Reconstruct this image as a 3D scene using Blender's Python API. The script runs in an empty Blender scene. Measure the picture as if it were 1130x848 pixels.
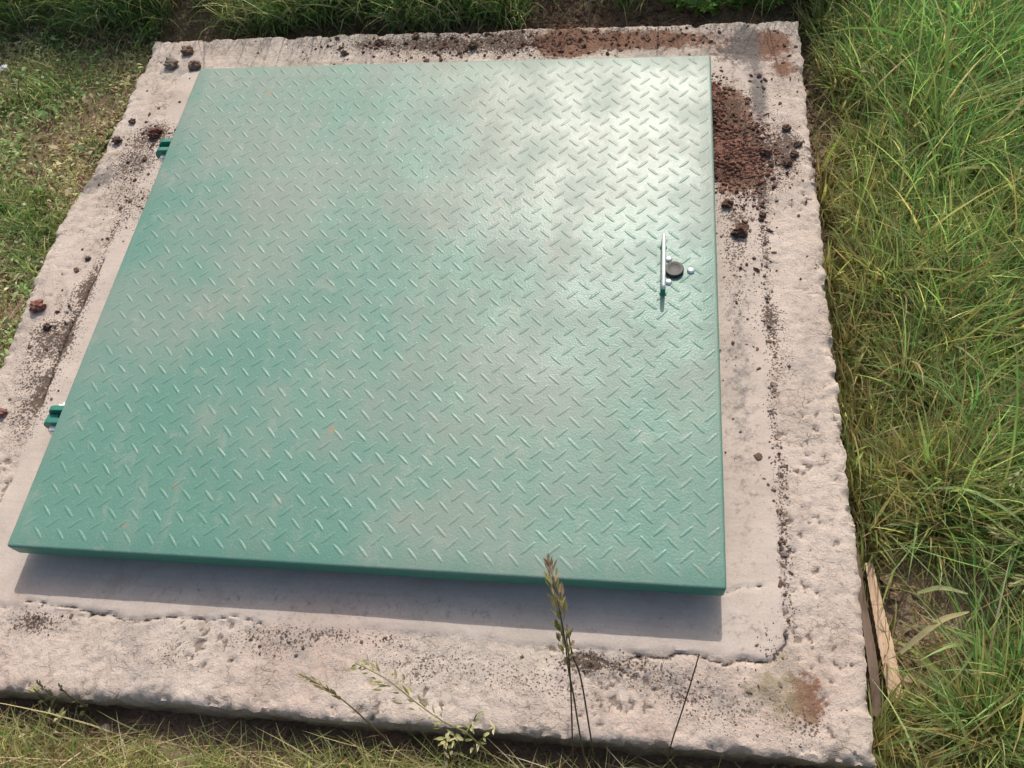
import bpy, bmesh, math
import numpy as np
from mathutils import Vector, Matrix

rng = np.random.default_rng(11)
scene = bpy.context.scene
COL = scene.collection

# ------------------------------------------------------------------ helpers
def tag(o, label=None, cat=None, group=None, kind=None):
    if label: o["label"] = label
    if cat: o["category"] = cat
    if group: o["group"] = group
    if kind: o["kind"] = kind
    return o

def empty(name, loc=(0, 0, 0), parent=None):
    o = bpy.data.objects.new(name, None)
    o.empty_display_size = 0.05
    COL.objects.link(o)
    o.location = loc
    if parent: o.parent = parent
    return o

def np_mesh(name, verts, faces, mat, parent=None, smooth=True, attrs=None, loc=(0, 0, 0)):
    """verts (N,3); faces: list of (F,k) int arrays"""
    me = bpy.data.meshes.new(name)
    verts = np.asarray(verts, np.float32)
    me.vertices.add(len(verts))
    me.vertices.foreach_set("co", verts.ravel())
    tot = sum(len(f) for f in faces)
    loops = np.concatenate([np.asarray(f, np.int32).ravel() for f in faces])
    cnt = np.concatenate([np.full(len(f), f.shape[1], np.int32) for f in faces])
    start = np.concatenate([[0], np.cumsum(cnt)[:-1]]).astype(np.int32)
    me.loops.add(len(loops))
    me.loops.foreach_set("vertex_index", loops)
    me.polygons.add(tot)
    me.polygons.foreach_set("loop_start", start)
    me.polygons.foreach_set("loop_total", cnt)
    me.polygons.foreach_set("use_smooth", np.full(tot, smooth, bool))
    me.update(calc_edges=True)
    if attrs:
        for k, a in attrs.items():
            a = np.asarray(a, np.float32)
            if a.ndim == 1:
                me.attributes.new(k, 'FLOAT', 'POINT').data.foreach_set("value", a)
            else:
                if a.shape[1] == 3: a = np.concatenate([a, np.ones((len(a), 1), np.float32)], 1)
                me.attributes.new(k, 'FLOAT_COLOR', 'POINT').data.foreach_set("color", a.ravel())
    me.validate()
    me.materials.append(mat)
    o = bpy.data.objects.new(name, me)
    COL.objects.link(o)
    o.location = loc
    if parent: o.parent = parent
    return o

def bm_obj(name, bm, mat, parent=None, smooth=False, loc=(0, 0, 0)):
    bmesh.ops.recalc_face_normals(bm, faces=bm.faces)
    me = bpy.data.meshes.new(name)
    bm.to_mesh(me); bm.free()
    me.materials.append(mat)
    if smooth:
        me.polygons.foreach_set("use_smooth", np.ones(len(me.polygons), bool))
    o = bpy.data.objects.new(name, me)
    COL.objects.link(o)
    o.location = loc
    if parent: o.parent = parent
    return o

# gradient noise ---------------------------------------------------------
def _hash(ix, iy, seed):
    h = (ix.astype(np.int64) * 374761393 + iy.astype(np.int64) * 668265263 + seed * 1442695041) & 0xffffffff
    h = ((h ^ (h >> 13)) * 1274126177) & 0xffffffff
    return (h ^ (h >> 16)) & 0xffffffff

def noise(x, y, seed=0):
    x = np.asarray(x, float); y = np.asarray(y, float)
    ix = np.floor(x); iy = np.floor(y); fx = x - ix; fy = y - iy
    u = fx * fx * fx * (fx * (fx * 6 - 15) + 10); v = fy * fy * fy * (fy * (fy * 6 - 15) + 10)
    def g(ox, oy):
        a = _hash(ix + ox, iy + oy, seed) / 4294967296.0 * 2 * np.pi
        return np.cos(a) * (fx - ox) + np.sin(a) * (fy - oy)
    a = g(0, 0) * (1 - u) + g(1, 0) * u
    b = g(0, 1) * (1 - u) + g(1, 1) * u
    return (a * (1 - v) + b * v) * 1.5

def fbm(x, y, s, oct=4, seed=0, gain=.5):
    t = 0; a = 1; n = 0
    for k in range(oct):
        t = t + a * noise(np.asarray(x) * s, np.asarray(y) * s, seed + k * 17); n += a
        a *= gain; s *= 2.03
    return t / n

def sstep(a, b, x):
    t = np.clip((x - a) / (b - a), 0, 1)
    return t * t * (3 - 2 * t)

def polydist(px, py, pts):
    d = np.full(np.shape(px), 9.0)
    for (x0, y0), (x1, y1) in zip(pts[:-1], pts[1:]):
        dx, dy = x1 - x0, y1 - y0
        t = np.clip(((px - x0) * dx + (py - y0) * dy) / (dx * dx + dy * dy), 0, 1)
        d = np.minimum(d, np.hypot(px - x0 - t * dx, py - y0 - t * dy))
    return d

# ------------------------------------------------------------------ node helpers
class NT:
    def __init__(s, name):
        s.m = bpy.data.materials.new(name); s.m.use_nodes = True
        s.t = s.m.node_tree; s.t.nodes.clear()
        s.out = s.n('ShaderNodeOutputMaterial')
        s.b = s.n('ShaderNodeBsdfPrincipled')
        s.l(s.b.outputs[0], s.out.inputs['Surface'])
    def n(s, typ, **kw):
        nd = s.t.nodes.new(typ)
        for k, v in kw.items():
            setattr(nd, k, v)
        return nd
    def l(s, a, b): s.t.links.new(a, b)
    def setin(s, sock, v):
        if hasattr(v, 'is_linked') or isinstance(v, bpy.types.NodeSocket): s.l(v, sock)
        else:
            if isinstance(v, tuple) and len(v) == 3: v = (*v, 1)
            sock.default_value = v
    def coord(s): return s.n('ShaderNodeTexCoord').outputs['Object']
    def noise(s, vec, scale, detail=4, rough=.55, dist=0):
        nd = s.n('ShaderNodeTexNoise'); s.l(vec, nd.inputs['Vector'])
        nd.inputs['Scale'].default_value = scale; nd.inputs['Detail'].default_value = detail
        nd.inputs['Roughness'].default_value = rough; nd.inputs['Distortion'].default_value = dist
        return nd.outputs['Fac']
    def mapv(s, vec, sc=(1, 1, 1), rot=(0, 0, 0)):
        nd = s.n('ShaderNodeMapping'); s.l(vec, nd.inputs[0])
        nd.inputs['Scale'].default_value = sc; nd.inputs['Rotation'].default_value = rot
        return nd.outputs[0]
    def ramp(s, fac, a, b, lo=0.0, hi=1.0):
        nd = s.n('ShaderNodeMapRange'); nd.interpolation_type = 'SMOOTHSTEP'
        s.setin(nd.inputs['Value'], fac)
        nd.inputs['From Min'].default_value = a; nd.inputs['From Max'].default_value = b
        nd.inputs['To Min'].default_value = lo; nd.inputs['To Max'].default_value = hi
        return nd.outputs[0]
    def math(s, op, a, b=0.0, c=0.0, clamp=False):
        nd = s.n('ShaderNodeMath', operation=op, use_clamp=clamp)
        s.setin(nd.inputs[0], a); s.setin(nd.inputs[1], b); s.setin(nd.inputs[2], c)
        return nd.outputs[0]
    def mix(s, fac, a, b, blend='MIX'):
        nd = s.n('ShaderNodeMix', data_type='RGBA', blend_type=blend)
        s.setin(nd.inputs[0], fac); s.setin(nd.inputs[6], a); s.setin(nd.inputs[7], b)
        return nd.outputs[2]
    def attr(s, name, color=False):
        nd = s.n('ShaderNodeAttribute', attribute_name=name)
        return nd.outputs['Color'] if color else nd.outputs['Fac']
    def bump(s, h, dist, strength=1.0, prev=None):
        nd = s.n('ShaderNodeBump'); nd.inputs['Distance'].default_value = dist
        nd.inputs['Strength'].default_value = strength
        s.l(h, nd.inputs['Height'])
        if prev is not None: s.l(prev, nd.inputs['Normal'])
        return nd.outputs[0]
    def p(s, **kw):
        for k, v in kw.items():
            s.setin(s.b.inputs[k.replace('_', ' ')], v)
        return s.m

# ------------------------------------------------------------------ world, sun, camera
SUN_EL, SUN_ROT = math.radians(44.8), math.radians(2.2)
w = bpy.data.worlds.new("World"); scene.world = w; w.use_nodes = True
nt = w.node_tree; nt.nodes.clear()
sky = nt.nodes.new('ShaderNodeTexSky'); sky.sky_type = 'NISHITA'; sky.sun_disc = False
sky.sun_elevation = SUN_EL; sky.sun_rotation = SUN_ROT; sky.dust_density = 5.0; sky.air_density = 1.3
bg = nt.nodes.new('ShaderNodeBackground'); bg.inputs['Strength'].default_value = 0.15
wo = nt.nodes.new('ShaderNodeOutputWorld')
nt.links.new(sky.outputs[0], bg.inputs['Color']); nt.links.new(bg.outputs[0], wo.inputs['Surface'])

sl = bpy.data.lights.new("sun_lamp", 'SUN'); sl.energy = 3.4; sl.angle = math.radians(0.53); sl.color = (1, .95, .87)
so = bpy.data.objects.new("sun_lamp", sl); COL.objects.link(so)
sd = Vector((math.cos(SUN_EL) * math.sin(SUN_ROT), math.cos(SUN_EL) * math.cos(SUN_ROT), math.sin(SUN_EL)))
so.rotation_euler = sd.to_track_quat('Z', 'Y').to_euler(); so.location = (0, 4, 4)

R = [[0.98947114, 0.09531533, -0.10891208], [0.02773787, -0.86345597, -0.503661], [-0.1420474, 0.49533703, -0.85700861]]
cam = bpy.data.cameras.new("camera"); co = bpy.data.objects.new("camera", cam); COL.objects.link(co)
M = Matrix(((R[0][0], -R[1][0], -R[2][0]), (R[0][1], -R[1][1], -R[2][1]), (R[0][2], -R[1][2], -R[2][2])))
co.matrix_world = Matrix.Translation((0.878143, -0.333357, 1.132470)) @ M.to_4x4()
cam.sensor_width = 36; cam.lens = 942.26 / 1130 * 36; cam.clip_start = .02; cam.clip_end = 500
scene.camera = co
scene.view_settings.view_transform = 'Standard'; scene.view_settings.look = 'None'
scene.view_settings.exposure = 0; scene.view_settings.gamma = 1

# ------------------------------------------------------------------ materials
def mat_simple(name, col, rough=.5, metal=0.0, var=.15, scale=60, bump=0.0, spec=.5):
    t = NT(name); v = t.coord()
    f = t.noise(v, scale, 5)
    c = t.mix(f, tuple(x * (1 - var) for x in col), tuple(min(1, x * (1 + var)) for x in col))
    t.p(Base_Color=c, Roughness=rough, Metallic=metal, Specular_IOR_Level=spec)
    if bump: t.l(t.bump(t.noise(v, scale * 3, 4), bump), t.b.inputs['Normal'])
    return t.m

def mat_paint(name, dusty=True):
    t = NT(name); v = t.coord()
    vo = t.mapv(v); vo.node.inputs['Location'].default_value = (3.7, 1.9, 0)
    big = t.noise(vo, 3.0, 3, .5)
    mid = t.noise(v, 13, 5, .6)
    fine = t.noise(v, 260, 3, .6)
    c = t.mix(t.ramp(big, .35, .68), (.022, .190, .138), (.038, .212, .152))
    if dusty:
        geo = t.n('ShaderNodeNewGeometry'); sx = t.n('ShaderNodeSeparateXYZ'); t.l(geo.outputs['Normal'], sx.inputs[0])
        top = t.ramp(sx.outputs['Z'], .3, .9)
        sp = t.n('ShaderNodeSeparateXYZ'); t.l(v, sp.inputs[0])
        sheen_grad = t.math('ADD', t.math('MULTIPLY', sp.outputs['X'], .09), t.math('MULTIPLY', sp.outputs['Y'], .16))  # paints the sun sheen's grey into the dust mix, toward the back right
        d1 = t.ramp(t.math('ADD', sheen_grad, t.math('ADD', t.math('MULTIPLY', big, .6), t.math('MULTIPLY', mid, .5))), .42, .68, .30, .70)
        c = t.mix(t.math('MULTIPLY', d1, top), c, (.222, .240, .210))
        st = t.noise(t.mapv(v, (9, 1.4, 1)), 4, 4, .6)
        c = t.mix(t.math('MULTIPLY', t.ramp(st, .5, .8, 0, .2), top), c, (.33, .31, .27))
        c = t.mix(t.math('MULTIPLY', t.ramp(fine, .54, .72, 0, .2), top), c, (.38, .35, .29))
        b2 = t.noise(vo, 5.5, 8, .68)
        c = t.mix(t.math('MULTIPLY', t.ramp(b2, .53, .66, 0, .15), top), c, (.25, .22, .18))
        b3 = t.noise(t.mapv(v, (1, 1, 1), (0, 0, .6)), 17, 7, .72)
        c = t.mix(t.math('MULTIPLY', t.ramp(b3, .57, .64, 0, .20), top), c, (.34, .33, .28))
        scr = t.noise(t.mapv(v, (6, 160, 1), (0, 0, .5)), 3, 3, .6)
        c = t.mix(t.math('MULTIPLY', t.ramp(scr, .69, .76, 0, .22), top), c, (.40, .40, .35))
        spot = t.noise(v, 28, 2, .5)
        c = t.mix(t.ramp(spot, .745, .79, 0, .5), c, (.30, .19, .09))
    t.p(Base_Color=c, Roughness=t.ramp(mid, .3, .75, .52, .60) if dusty else .5, Specular_IOR_Level=.40 if dusty else .5)
    t.setin(t.b.inputs['Specular Tint'], (1.0, .93, .95))
    n1 = t.bump(big, .0035 if dusty else .001)
    n2 = t.bump(t.noise(v, 9, 3, .5), .0011, prev=n1)
    n3 = t.bump(t.noise(v, 330, 3, .6), .00046, prev=n2)
    t.l(n3, t.b.inputs['Normal'])
    if dusty:
        t.setin(t.b.inputs['Coat Weight'], t.ramp(t.math('ADD', mid, t.math('MULTIPLY', fine, .4)), .5, .9, .42, .16))
        t.setin(t.b.inputs['Coat Roughness'], .30); t.l(n3, t.b.inputs['Coat Normal'])
    return t.m

def mat_concrete():
    t = NT("weathered_concrete"); v = t.coord()
    mort = t.attr("mortar"); dirt = t.attr("dirt"); crack = t.attr("crack"); red = t.attr("red")
    grey = t.attr("grey"); moss = t.attr("moss"); pit = t.attr("pit"); side = t.attr("side")
    n15 = t.noise(v, 14, 5, .6); n60 = t.noise(v, 70, 6, .65); n250 = t.noise(v, 260, 5, .7); n5 = t.noise(v, 4.5, 4, .55)
    n800 = t.noise(v, 900, 3, .7)
    rough = t.mix(t.ramp(n15, .32, .7), (.565, .470, .405), (.45, .370, .315))
    rough = t.mix(t.ramp(n5, .42, .66, 0, .5), rough, (.60, .515, .445))
    rough = t.mix(t.ramp(n60, .30, .50, .5, 0), rough, (.27, .225, .19))
    rough = t.mix(t.ramp(n60, .60, .74, 0, .55), rough, (.62, .565, .51))
    smo = t.mix(t.ramp(n15, .3, .7), (.515, .438, .385), (.44, .375, .33))
    smo = t.mix(t.ramp(t.noise(t.mapv(v, (1.2, 30, 1)), 6, 4), .45, .75, 0, .3), smo, (.36, .295, .25))
    c = t.mix(t.ramp(mort, -.004, .004), rough, smo)
    c = t.mix(t.ramp(n250, .3, .7, .0, .28), c, t.mix(.5, c, (.24, .2, .17)))
    c = t.mix(t.ramp(n800, .62, .75, 0, .35), c, (.68, .62, .57))
    # crackle, trowel chatter and chips in the rough rim
    rim = t.ramp(mort, -.006, .0, 1, 0)
    wn = t.n('ShaderNodeTexNoise'); t.l(v, wn.inputs['Vector']); wn.inputs['Scale'].default_value = 48; wn.inputs['Detail'].default_value = 4
    wa = t.n('ShaderNodeVectorMath', operation='MULTIPLY_ADD'); t.l(wn.outputs['Color'], wa.inputs[0]); wa.inputs[1].default_value = (.040, .040, .040); t.l(v, wa.inputs[2])
    vc = t.n('ShaderNodeTexVoronoi', feature='DISTANCE_TO_EDGE'); t.l(wa.outputs[0], vc.inputs['Vector']); vc.inputs['Scale'].default_value = 46
    line = t.math('MULTIPLY', t.math('MULTIPLY', t.ramp(vc.outputs['Distance'], .0, .055, 1, 0), t.ramp(n15, .46, .62)), t.ramp(n60, .62, .46))
    c = t.mix(t.math('MULTIPLY', t.math('MULTIPLY', line, rim), .62), c, (.19, .15, .12))
    chat = t.noise(t.mapv(v, (45, 150, 1)), 1.0, 5, .7)
    chat = t.math('MULTIPLY', t.ramp(chat, .56, .70), t.ramp(t.noise(v, 7, 3), .42, .58))
    c = t.mix(t.math('MULTIPLY', t.math('MULTIPLY', chat, rim), .60), c, (.25, .20, .165))
    tint = t.noise(v, 3.1, 3, .5)
    c = t.mix(t.ramp(tint, .52, .7, 0, .35), c, t.mix(1.0, c, (1.0, .86, .82), 'MULTIPLY'))
    c = t.mix(t.ramp(tint, .30, .44, .35, 0), c, t.mix(1.0, c, (.93, .96, .86), 'MULTIPLY'))
    va2 = t.n('ShaderNodeTexVoronoi'); t.l(wa.outputs[0], va2.inputs['Vector']); va2.inputs['Scale'].default_value = 120
    hsv = t.n('ShaderNodeSeparateColor'); t.l(va2.outputs['Color'], hsv.inputs[0])
    peb = t.math('MULTIPLY', t.math('MULTIPLY', t.ramp(va2.outputs['Distance'], .42, .30), t.ramp(hsv.outputs[0], .80, .84)), rim)
    c = t.mix(t.math('MULTIPLY', peb, .55), c, t.mix(hsv.outputs[1], (.24, .20, .175), (.62, .57, .52)))
    gb = t.noise(v, 6.3, 8, .7)
    c = t.mix(t.math('MULTIPLY', t.ramp(gb, .53, .64, 0, .42), rim), c, (.30, .275, .25))
    smg = t.noise(v, 9.5, 7, .66)
    c = t.mix(t.ramp(smg, .54, .70, 0, .42), c, (.30, .235, .185))
    # pale pocks and dark pocks
    pk = t.math('ADD', pit, t.math('MULTIPLY', t.math('SUBTRACT', n250, .5), .8))
    c = t.mix(t.ramp(pk, .35, .75, 0, .72), c, (.15, .115, .09))
    # red soil film
    r = t.math('ADD', red, t.math('MULTIPLY', t.math('SUBTRACT', n60, .5), 1.5))
    r = t.math('ADD', r, t.math('MULTIPLY', t.math('SUBTRACT', n250, .5), .5))
    redc = t.mix(n250, (.115, .052, .032), (.25, .125, .075))
    c = t.mix(t.ramp(r, .28, .60, 0, .92), c, redc)
    # grey weather film, and a mottled grey strip along the lid's front edge
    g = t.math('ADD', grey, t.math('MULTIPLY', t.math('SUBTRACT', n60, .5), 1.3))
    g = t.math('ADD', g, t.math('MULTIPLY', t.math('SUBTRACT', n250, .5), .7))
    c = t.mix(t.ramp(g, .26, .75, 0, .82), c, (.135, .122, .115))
    # soil dust between the crumbs
    ds = t.math('ADD', t.math('MULTIPLY', dirt, .8), t.math('MULTIPLY', t.math('SUBTRACT', n60, .5), 1.5))
    ds = t.math('ADD', ds, t.math('MULTIPLY', t.math('SUBTRACT', n250, .5), .9))
    c = t.mix(t.ramp(ds, .45, 1.15, 0, .5), c, (.19, .14, .11))
    # moss
    ms = t.math('ADD', moss, t.math('MULTIPLY', t.math('SUBTRACT', n60, .5), 1.6))
    c = t.mix(t.ramp(ms, .28, .8, 0, .8), c, t.mix(n250, (.17, .145, .085), (.32, .26, .17)))
    # dirt specks (fine crumbs too small to be bodies)
    vor = t.n('ShaderNodeTexVoronoi'); wv = t.n('ShaderNodeTexNoise'); t.l(v, wv.inputs['Vector']); wv.inputs['Scale'].default_value = 220; wv.inputs['Detail'].default_value = 3
    va = t.n('ShaderNodeVectorMath', operation='MULTIPLY_ADD'); t.l(wv.outputs['Color'], va.inputs[0]); va.inputs[1].default_value = (.006, .006, .006); t.l(v, va.inputs[2]); t.l(va.outputs[0], vor.inputs['Vector']); vor.inputs['Scale'].default_value = 260
    d = t.math('SUBTRACT', t.math('MULTIPLY', dirt, .72), vor.outputs['Distance'])
    d = t.math('ADD', d, t.math('MULTIPLY', t.math('SUBTRACT', n250, .5), .9))
    c = t.mix(t.ramp(d, -.04, .06, 0, .85), c, (.075, .048, .034))
    # cracks
    ck = t.math('SUBTRACT', crack, t.math('MULTIPLY', t.math('SUBTRACT', n250, .35), .005))
    c = t.mix(t.ramp(ck, .0002, .0015, .8, 0), c, (.045, .034, .026))
    # slab side
    c = t.mix(t.math('MULTIPLY', side, .75), c, t.mix(n60, (.26, .225, .19), (.46, .40, .34)))
    t.p(Base_Color=c, Roughness=.93, Specular_IOR_Level=.25)
    hh = t.math('SUBTRACT', t.math('SUBTRACT', n60, t.math('MULTIPLY', line, .35)), t.math('MULTIPLY', chat, .35))
    n1 = t.bump(hh, .0020)
    n2 = t.bump(n250, .0021, prev=n1)
    n3 = t.bump(n800, .0005, prev=n2)
    mixn = t.n('ShaderNodeMix', data_type='VECTOR')
    sm1 = t.bump(n250, .0007); 
    sm2 = t.bump(n800, .0003, prev=sm1)
    t.l(t.ramp(mort, -.004, .004), mixn.inputs[0]); t.l(n3, mixn.inputs[4]); t.l(sm2, mixn.inputs[5])
    t.l(mixn.outputs[1], t.b.inputs['Normal'])
    return t.m

def mat_soil(name, a, b, cc, bump=.004):
    t = NT(name); v = t.coord()
    n = t.noise(v, 18, 6, .65); n2 = t.noise(v, 160, 5, .7); n3 = t.noise(v, 3.0, 4, .6)
    c = t.mix(t.ramp(n, .3, .7), a, b)
    c = t.mix(t.ramp(n3, .42, .62), c, cc)
    c = t.mix(t.ramp(n2, .35, .65, .55, 0), c, tuple(x * .35 for x in a))
    t.p(Base_Color=c, Roughness=.95, Specular_IOR_Level=.15)
    b1 = t.bump(n, bump * 2); b2 = t.bump(n2, bump, prev=b1)
    t.l(b2, t.b.inputs['Normal'])
    return t.m

def mat_leaf(name, trans=.4, rough=.5, spec=.35):
    t = NT(name)
    c = t.attr("Col", True)
    t.p(Base_Color=c, Roughness=rough, Specular_IOR_Level=spec)
    tr = t.n('ShaderNodeBsdfTranslucent'); t.l(t.mix(1.0, c, (1.12, 1.15, .85), 'MULTIPLY'), tr.inputs['Color'])
    mx = t.n('ShaderNodeMixShader'); mx.inputs[0].default_value = trans
    t.l(t.b.outputs[0], mx.inputs[1]); t.l(tr.outputs[0], mx.inputs[2]); t.l(mx.outputs[0], t.out.inputs['Surface'])
    return t.m

def mat_vcol(name, rough=.95, bumps=None):
    t = NT(name); v = t.coord(); c = t.attr("Col", True)
    n = t.noise(v, 300, 4, .7)
    c = t.mix(t.ramp(n, .3, .7, .5, 0), c, t.mix(.55, c, (.015, .01, .008)))
    t.p(Base_Color=c, Roughness=rough, Specular_IOR_Level=.15)
    t.l(t.bump(n, .0012), t.b.inputs['Normal'])
    return t.m

def mat_wood(name, a, b, c2):
    t = NT(name); v = t.coord()
    g = t.noise(t.mapv(v, (90, 5, 90)), 1.6, 6, .65, .6)
    g2 = t.noise(t.mapv(v, (240, 12, 240)), 2, 4, .6)
    c = t.mix(t.ramp(g, .3, .7), a, b)
    c = t.mix(t.ramp(g2, .55, .75, 0, .6), c, c2)
    c = t.mix(t.ramp(t.noise(v, 25, 5), .55, .75, 0, .45), c, c2)
    t.p(Base_Color=c, Roughness=.85, Specular_IOR_Level=.2)
    t.l(t.bump(g, .0012), t.b.inputs['Normal'])
    return t.m

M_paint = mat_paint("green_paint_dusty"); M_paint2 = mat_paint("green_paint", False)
M_conc = mat_concrete()
M_soil = mat_soil("soil", (.27, .18, .13), (.40, .27, .195), (.25, .185, .13))
M_grass = mat_leaf("grass_blades", .60); M_dry = mat_leaf("dry_blades", .42, .7, .2); M_weed = mat_leaf("weed_leaves", .45, .5, .35)
M_crumb = mat_vcol("soil_crumbs")
M_zinc = mat_simple("zinc_steel", (.74, .74, .73), .42, .75, .2, 90, .0004)
M_black = mat_simple("black_rubber", (.022, .023, .025), .55, 0, .3, 200, .0003)
M_white = mat_simple("white_matter", (.75, .73, .70), .7, 0, .15, 90, .001)
M_stone = mat_simple("pink_stone", (.48, .38, .34), .9, 0, .3, 60, .003)
M_wood = mat_wood("pale_board", (.46, .32, .22), (.58, .42, .31), (.30, .21, .14))
M_bark = mat_wood("dark_board", (.10, .068, .05), (.20, .145, .115), (.05, .032, .024))

# ------------------------------------------------------------------ ground
GZ = -0.062
def ground_h(x, y):
    h = GZ + .010 * fbm(x, y, 4, 4, 5) + .004 * fbm(x, y, 25, 3, 9)
    # shallow gully next to the slab on the right
    h = h - .022 * np.exp(-((x - 1.205) / .022) ** 2) * sstep(-.3, -.1, y) * (1 - sstep(1.2, 1.3, y))
    # bank rising behind the slab and on the left
    h = h + .020 * sstep(1.20, 1.5, y) + .022 * sstep(-.22, -.5, x)
    h = h + .02 * sstep(1.25, 1.5, x)
    h = h + .016 * (1 - sstep(-.30, -.19, y)) - .006 * np.exp(-((y + .20) / .015) ** 2)
    # under the slab
    ins = (1 - sstep(.60, .72, np.abs(x - .495))) * (1 - sstep(.60, .72, np.abs(y - .49)))
    return h * (1 - ins) + (-.13) * ins
c1 = np.arange(-1.6, 2.61, .016)
out = np.array([.06, .15, .3, .6, 1.2, 2.5, 5, 10, 20, 40, 80])
gx = np.concatenate([(c1[0] - out)[::-1], c1, c1[-1] + out]); gy = gx
X, Y = np.meshgrid(gx, gy); nx = len(gx)
Z = ground_h(X, Y)
def grid_faces(nx, ny):
    i = np.arange(nx * ny).reshape(ny, nx)
    return np.stack([i[:-1, :-1], i[:-1, 1:], i[1:, 1:], i[1:, :-1]], -1).reshape(-1, 4)
o = np_mesh("ground", np.stack([X, Y, Z], -1).reshape(-1, 3), [grid_faces(nx, nx)], M_soil)
tag(o, "reddish brown bare soil around the concrete base", None, None, "structure")

# ------------------------------------------------------------------ concrete base
SX0, SX1, SY0, SY1 = -.186, 1.174, -.181, 1.161
step = .0036
us = np.concatenate([[-.13, -.10, -.075, -.055, -.04, -.028, -.018, -.010, -.005], np.arange(0, SX1 - SX0 + step * .5, step)])
us = np.concatenate([us, us[-1] + np.array([.005, .010, .018, .028, .04, .055, .075, .10, .13])])
vs = np.concatenate([[-.13, -.10, -.075, -.055, -.04, -.028, -.018, -.010, -.005], np.arange(0, SY1 - SY0 + step * .5, step)])
vs = np.concatenate([vs, vs[-1] + np.array([.005, .010, .018, .028, .04, .055, .075, .10, .13])])
LX = us[-1] - .13; LY = vs[-1] - .13
U, V = np.meshgrid(us, vs)
x = np.clip(U, 0, LX) + SX0; y = np.clip(V, 0, LY) + SY0
drop = np.maximum.reduce([-U, U - LX, -V, V - LY, np.zeros_like(U)])
dl, dr, df, db = x - SX0, SX1 - x, y - SY0, SY1 - y
edge = np.minimum.reduce([dl, dr, df, db])
# ragged outline
def ragged(sarr, z, seed): return .009 * fbm(sarr, z, 5, 3, seed) + .008 * fbm(sarr, z, 34, 5, seed + 3, .65)
fo = lambda d: np.exp(-(d / .03) ** 2)
zz = -drop
x = x + fo(dl) * (ragged(y, zz * 2, 21) - .004) + fo(dr) * ragged(y, zz * 2, 22)
y = y + fo(df) * ragged(x, zz * 2, 23) * .9 + fo(db) * ragged(x, zz * 2, 24)
# left edge bulge near the middle, as poured
x = x - fo(dl) * .012 * np.exp(-((y - .6) / .16) ** 2)
x = x + fo(dl) * .012 * sstep(.66, .82, y)
# mortar apron signed distance (positive inside)
mx0, mx1, my0, my1 = -.080, 1.079, -.070, 1.06
wob = .010 * fbm(x, y, 9, 3, 31) + .006 * fbm(x, y, 45, 3, 32)
rr = .03
qx = np.abs(x - (mx0 + mx1) / 2) - (mx1 - mx0) / 2 + rr; qy = np.abs(y - (my0 + my1) / 2) - (my1 - my0) / 2 + rr
sdm = -(np.hypot(np.maximum(qx, 0), np.maximum(qy, 0)) + np.minimum(np.maximum(qx, qy), 0) - rr) + wob
mm = sstep(-.004, .004, sdm)
low = fbm(x, y, 5, 3, 41); midn = fbm(x, y, 22, 4, 42); fin = fbm(x, y, 75, 3, 43)
roughz = .0022 * low + .0020 * midn + .0018 * fin
rid = np.abs(fbm(x, y, 30, 3, 47)); pm = sstep(-.1, .35, fbm(x, y, 6, 2, 46))
front = 1 - sstep(-.07, .0, y)
pwx, pwy = x + .006 * fbm(x, y, 45, 3, 441), y + .006 * fbm(x, y, 45, 3, 442)
pit = sstep(.25, .50, fbm(pwx, pwy, 62, 5, 44, .68) + .26 * pm + .06 * front - .12) * (1 - mm)
lump = sstep(.1, .5, fbm(x, y, 34, 2, 49)) * front * (1 - mm)
z = (1 - mm) * (roughz - .0034 * pit + .0012 * lump) + mm * (.0015 + .0012 * low + .0007 * midn)
groove = np.exp(-((sdm + .003) / .006) ** 2) * sstep(-.15, .3, fbm(x, y, 11, 3, 50))
z = z - .0016 * groove
# rounding of the edge
z = z - .0045 * np.exp(-np.maximum(edge, 0) / .0035) * (drop <= 0) - .010 * sstep(.02, .4, fbm(x, y, 26, 4, 61, .6)) * np.exp(-np.maximum(edge, 0) / .011) * (drop <= 0)
z = np.where(drop > 0, -.006 - .010 * sstep(.02, .4, fbm(x, y, 26, 4, 61, .6)) * np.exp(-drop / .02) - drop + .002 * fin, z)
# cracks
CR = [
    ([(.262, -.067), (.20, -.078), (.184, -.079), (.150, -.070), (.141, -.073), (.10, -.066), (.067, -.064), (.02, -.060)], 1.0),
    ([(.262, -.067), (.30, -.071), (.341, -.062), (.38, -.070)], .6),
    ([(1.007, .015), (1.027, .022), (1.056, .026)], .8),
    ([(.818, -.079), (.842, -.083), (.86, -.090), (.877, -.098)], 1.6),
    ([(.87, -.085), (.90, -.074), (.925, -.078), (.94, -.071), (.97, -.071), (1.001, -.080), (1.02, -.073), (1.046, -.072), (1.060, -.070), (1.074, -.052), (1.080, -.03)], 1.1),
    ([(.899, -.078), (.903, -.09), (.89, -.096)], .7),
    ([(-.08, .56), (-.084, .49), (-.088, .40), (-.087, .33), (-.083, .255)], 1.3),
]
crack = np.full(x.shape, .05)
wx, wy = x + .003 * fbm(x, y, 60, 2, 71), y + .003 * fbm(x, y, 60, 2, 72)
for pts, wd in CR:
    crack = np.minimum(crack, polydist(wx, wy, pts) / wd)
z = z - .004 * np.exp(-(crack / .002) ** 2) * (drop <= 0)
def blob(cx, cy, sx, sy, a=0):
    ca, sa = math.cos(a), math.sin(a)
    dx = (x - cx) * ca + (y - cy) * sa; dy = -(x - cx) * sa + (y - cy) * ca
    return np.exp(-(dx / sx) ** 2 - (dy / sy) ** 2)
bn = fbm(x, y, 14, 4, 81)
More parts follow.
